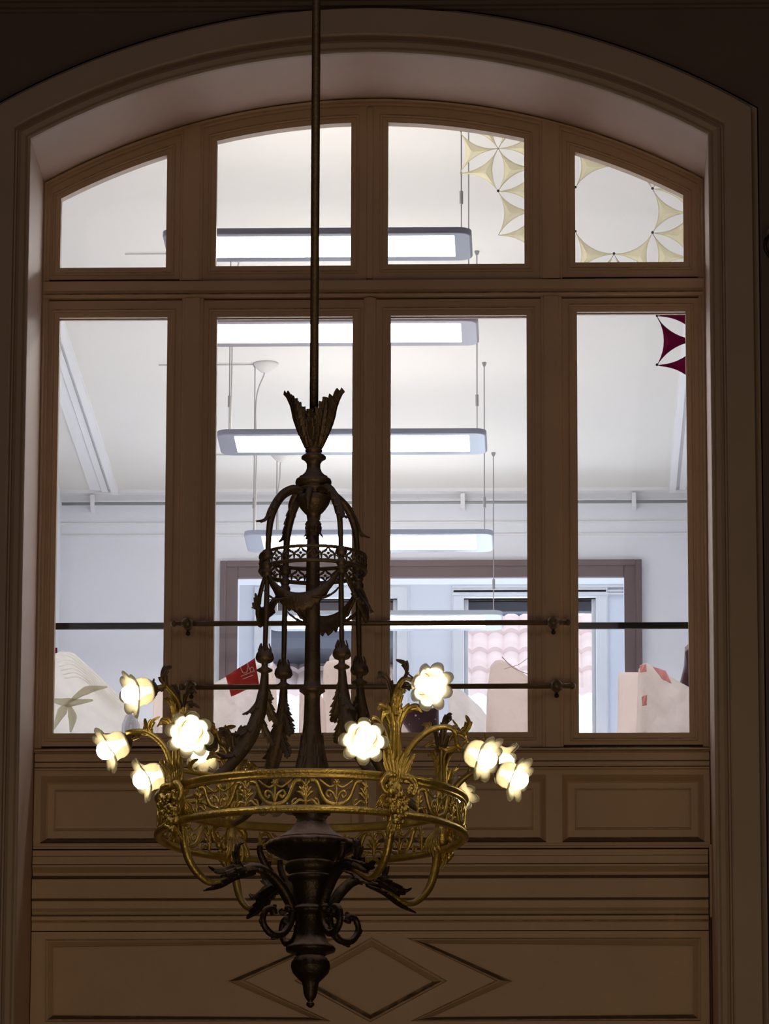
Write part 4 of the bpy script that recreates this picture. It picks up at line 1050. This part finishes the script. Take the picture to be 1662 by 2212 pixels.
# flower lamps: photograph position of the cup centre, depth towards viewer (m), facing direction
def flower(px, py, toward, d, lit, th, path_px, roll=0.0, base=None):
    Yp = YC-toward
    c = pix(px, py, Yp)-Vector((AX, YC, ZB))
    d = Vector(d).normalized()
    k = S*1.0
    ref = Vector((0, 0, 1)); ux = d.cross(ref).normalized(); uy = ux.cross(d)
    def at_(r, a, h): return c+ux*(r*math.cos(a+roll))+uy*(r*math.sin(a+roll))+d*h
    bm = bmesh.new(); NP = 8; seg = NP*8
    prof_ = [(9, -38), (13, -36), (20, -32), (26, -24), (29, -14), (28, -4), (30, 4), (36, 11), (43, 16), (50, 18), (53, 15)]
    rows = []
    for i, (r, h) in enumerate(prof_):
        t = i/(len(prof_)-1); row = []
        for s in range(seg):
            a = 2*PI*s/seg; lob = abs(math.cos(NP*a/2))
            sc = max(0, (t-0.55)/0.45)
            rr = r*(1-0.30*sc*(1-lob)**1.3*1.0) ; hh = h+sc*(7*(lob-0.4)) + 4*sc*math.sin(3*a+px)
            row.append(at_(rr*k, a, hh*k))
        rows.append(row)
    grid(bm, rows, closed_u=True)
    stem_end = at_(0, 0, -40*k)
    # stem
    P = [cyl(*q) if len(q) < 4 else cyl(q[0], q[1], q[2], q[3]) for q in path_px]
    pts = P+[stem_end-d*22*k, stem_end]
    sb = bmesh.new(); nP = len(pts)
    tube(sb, pts, [6.8*S, 6.2*S, 5.4*S, 4.8*S, 4.5*S], 8, 7, flute=0.15, nf=4)
    st = obj('lamp_stem', sb, M_BRASS, ch, smooth=True)
    crv = cat_rom(pts, 7)
    for f, sz, sd in ((0.38, 26, 1), (0.62, 30, -1), (0.80, 24, 1), (0.90, 18, -1)):
        j = int(f*(len(crv)-3)); p = crv[j]; T = (crv[j+2]-crv[j]).normalized(); sdv = T.cross(d).normalized()
        if sdv.length < 0.5: sdv = ux
        upv = T.cross(sdv).normalized(); upv = upv if upv.z > 0 else -upv
        leafobj('stem_leaf', M_BRONZE if py < 1560 else M_BRASS, st, 0.003, [p, p+(T*0.6+upv*0.3+sdv*sd*0.15)*sz*S, p+(T*0.75+upv*0.95+sdv*sd*0.5)*sz*S, p+(T*0.35+upv*1.45+sdv*sd*0.8)*sz*S], sz*0.38*S, sdv*sd+upv*0.3, lobes=3, cut=0.5, cup=-0.4)
    cb = bmesh.new(); rows = []
    for r, h in ((4, -46), (10, -44), (17, -38), (20, -31), (23, -26), (22, -25), (12, -34), (3, -40)):
        rows.append([at_(r*k, 2*PI*s/16, h*k) for s in range(16)])
    V = grid(cb, rows, closed_u=True); cap(cb, V[0]); cap(cb, V[-1])
    obj('cup', cb, M_BRONZE, st, smooth=True)
    sh = obj('flower_shade', bm, M_SHADE, ch, smooth=True); solid(sh, 0.003)
    # bulb
    bb = bmesh.new(); rows = []
    for r, h in ((7, -30), (8, -18), (12, -6), (17, 4), (20.5, 13), (20, 22), (16, 31), (8, 36), (0.5, 37)):
        rows.append([at_(r*k, 2*PI*s/16, h*k) for s in range(16)])
    V = grid(bb, rows, closed_u=True); cap(bb, V[0]); cap(bb, V[-1])
    obj('light_bulb', bb, M_BULB if lit else M_GLASSJAR, sh, smooth=True)
FR, FL, RR, RL = TH
def dirn(th, a, b, z): v = rdir(th)*a+tdir(th)*b; v.z = z; return v
KT = S
# (px, py, towards viewer px, direction, lit, bearing, stem path)
def stem_top(th): return [(R0+6, th, 1730, 0), (R0+4, th, 1650, 2), (R0+14, th, 1575, 4), (R0+50, th, 1545, 4)]
def stem_side(th, s, lift=0): return [(R0+6, th, 1730, s*6), (R0+18, th, 1672-lift, s*26), (R0+45, th, 1632-lift, s*62), (R0+72, th, 1628-lift, s*100)]
def FDs(th, a, b): return (math.cos(th)*(R0+a)-math.sin(th)*b)*S
flower(925, 1481, FDs(FR, 108, 0), (0.55, -0.92, -0.34), True, FR, [(R0+6, FR, 1730, -6), (R0+4, FR, 1640, -8), (R0+6, FR, 1570, -6), (R0+40, FR, 1530, -2)], 0.2)
flower(788, 1596, FDs(FR, 102, -150), (-0.10, -1.0, -0.50), True, FR, stem_side(FR, -1), 0.1)
flower(1040, 1633, FDs(FR, 102, 150), (0.86, -0.42, -0.48), True, FR, stem_side(FR, 1), 0.3)
flower(298, 1496, FDs(FL, 108, 0), (-0.86, -0.40, -0.30), True, FL, [(R0+6, FL, 1730, 0), (R0+4, FL, 1640, 2), (R0+4, FL, 1560, 4), (R0+40, FL, 1520, 2)], 0.1)
flower(412, 1582, FDs(FL, 102, 150), (-0.10, -1.0, -0.48), True, FL, stem_side(FL, 1, 8), 0.25)
flower(244, 1614, FDs(FL, 102, -150), (-0.88, -0.25, -0.46), True, FL, stem_side(FL, -1, 20), 0.0)
flower(322, 1680, FDs(RL, 102, 150), (-0.88, -0.30, -0.36), True, RL, [(R0+6, RL, 1730, -6), (R0+18, RL, 1662, -26), (R0+45, RL, 1625, -62), (R0+72, RL, 1620, -100)], 0.4)
flower(440, 1620, FDs(RL, 108, 0), (-0.50, 0.75, -0.40), True, RL, stem_top(RL), 0.0)
flower(600, 1722, FDs(RL, 102, -150), (0.10, 0.75, -0.75), False, RL, [(R0+6, RL, 1730, 6), (R0+18, RL, 1700, 26), (R0+45, RL, 1680, 62), (R0+72, RL, 1680, 100)], 0.0)
flower(1078, 1640, FDs(RR, 108, 0), (0.86, 0.40, -0.38), True, RR, stem_top(RR), 0.0)
flower(1108, 1678, FDs(RR, 102, -150), (0.86, -0.35, -0.42), True, RR, [(R0+6, RR, 1730, -6), (R0+18, RR, 1675, -26), (R0+45, RR, 1640, -62), (R0+72, RR, 1640, -100)], 0.2)
flower(982, 1712, FDs(RR, 102, 150), (0.15, 0.70, -0.60), True, RR, [(R0+6, RR, 1730, 6), (R0+18, RR, 1690, 26), (R0+45, RR, 1665, 62), (R0+72, RR, 1670, 100)], 0.0)
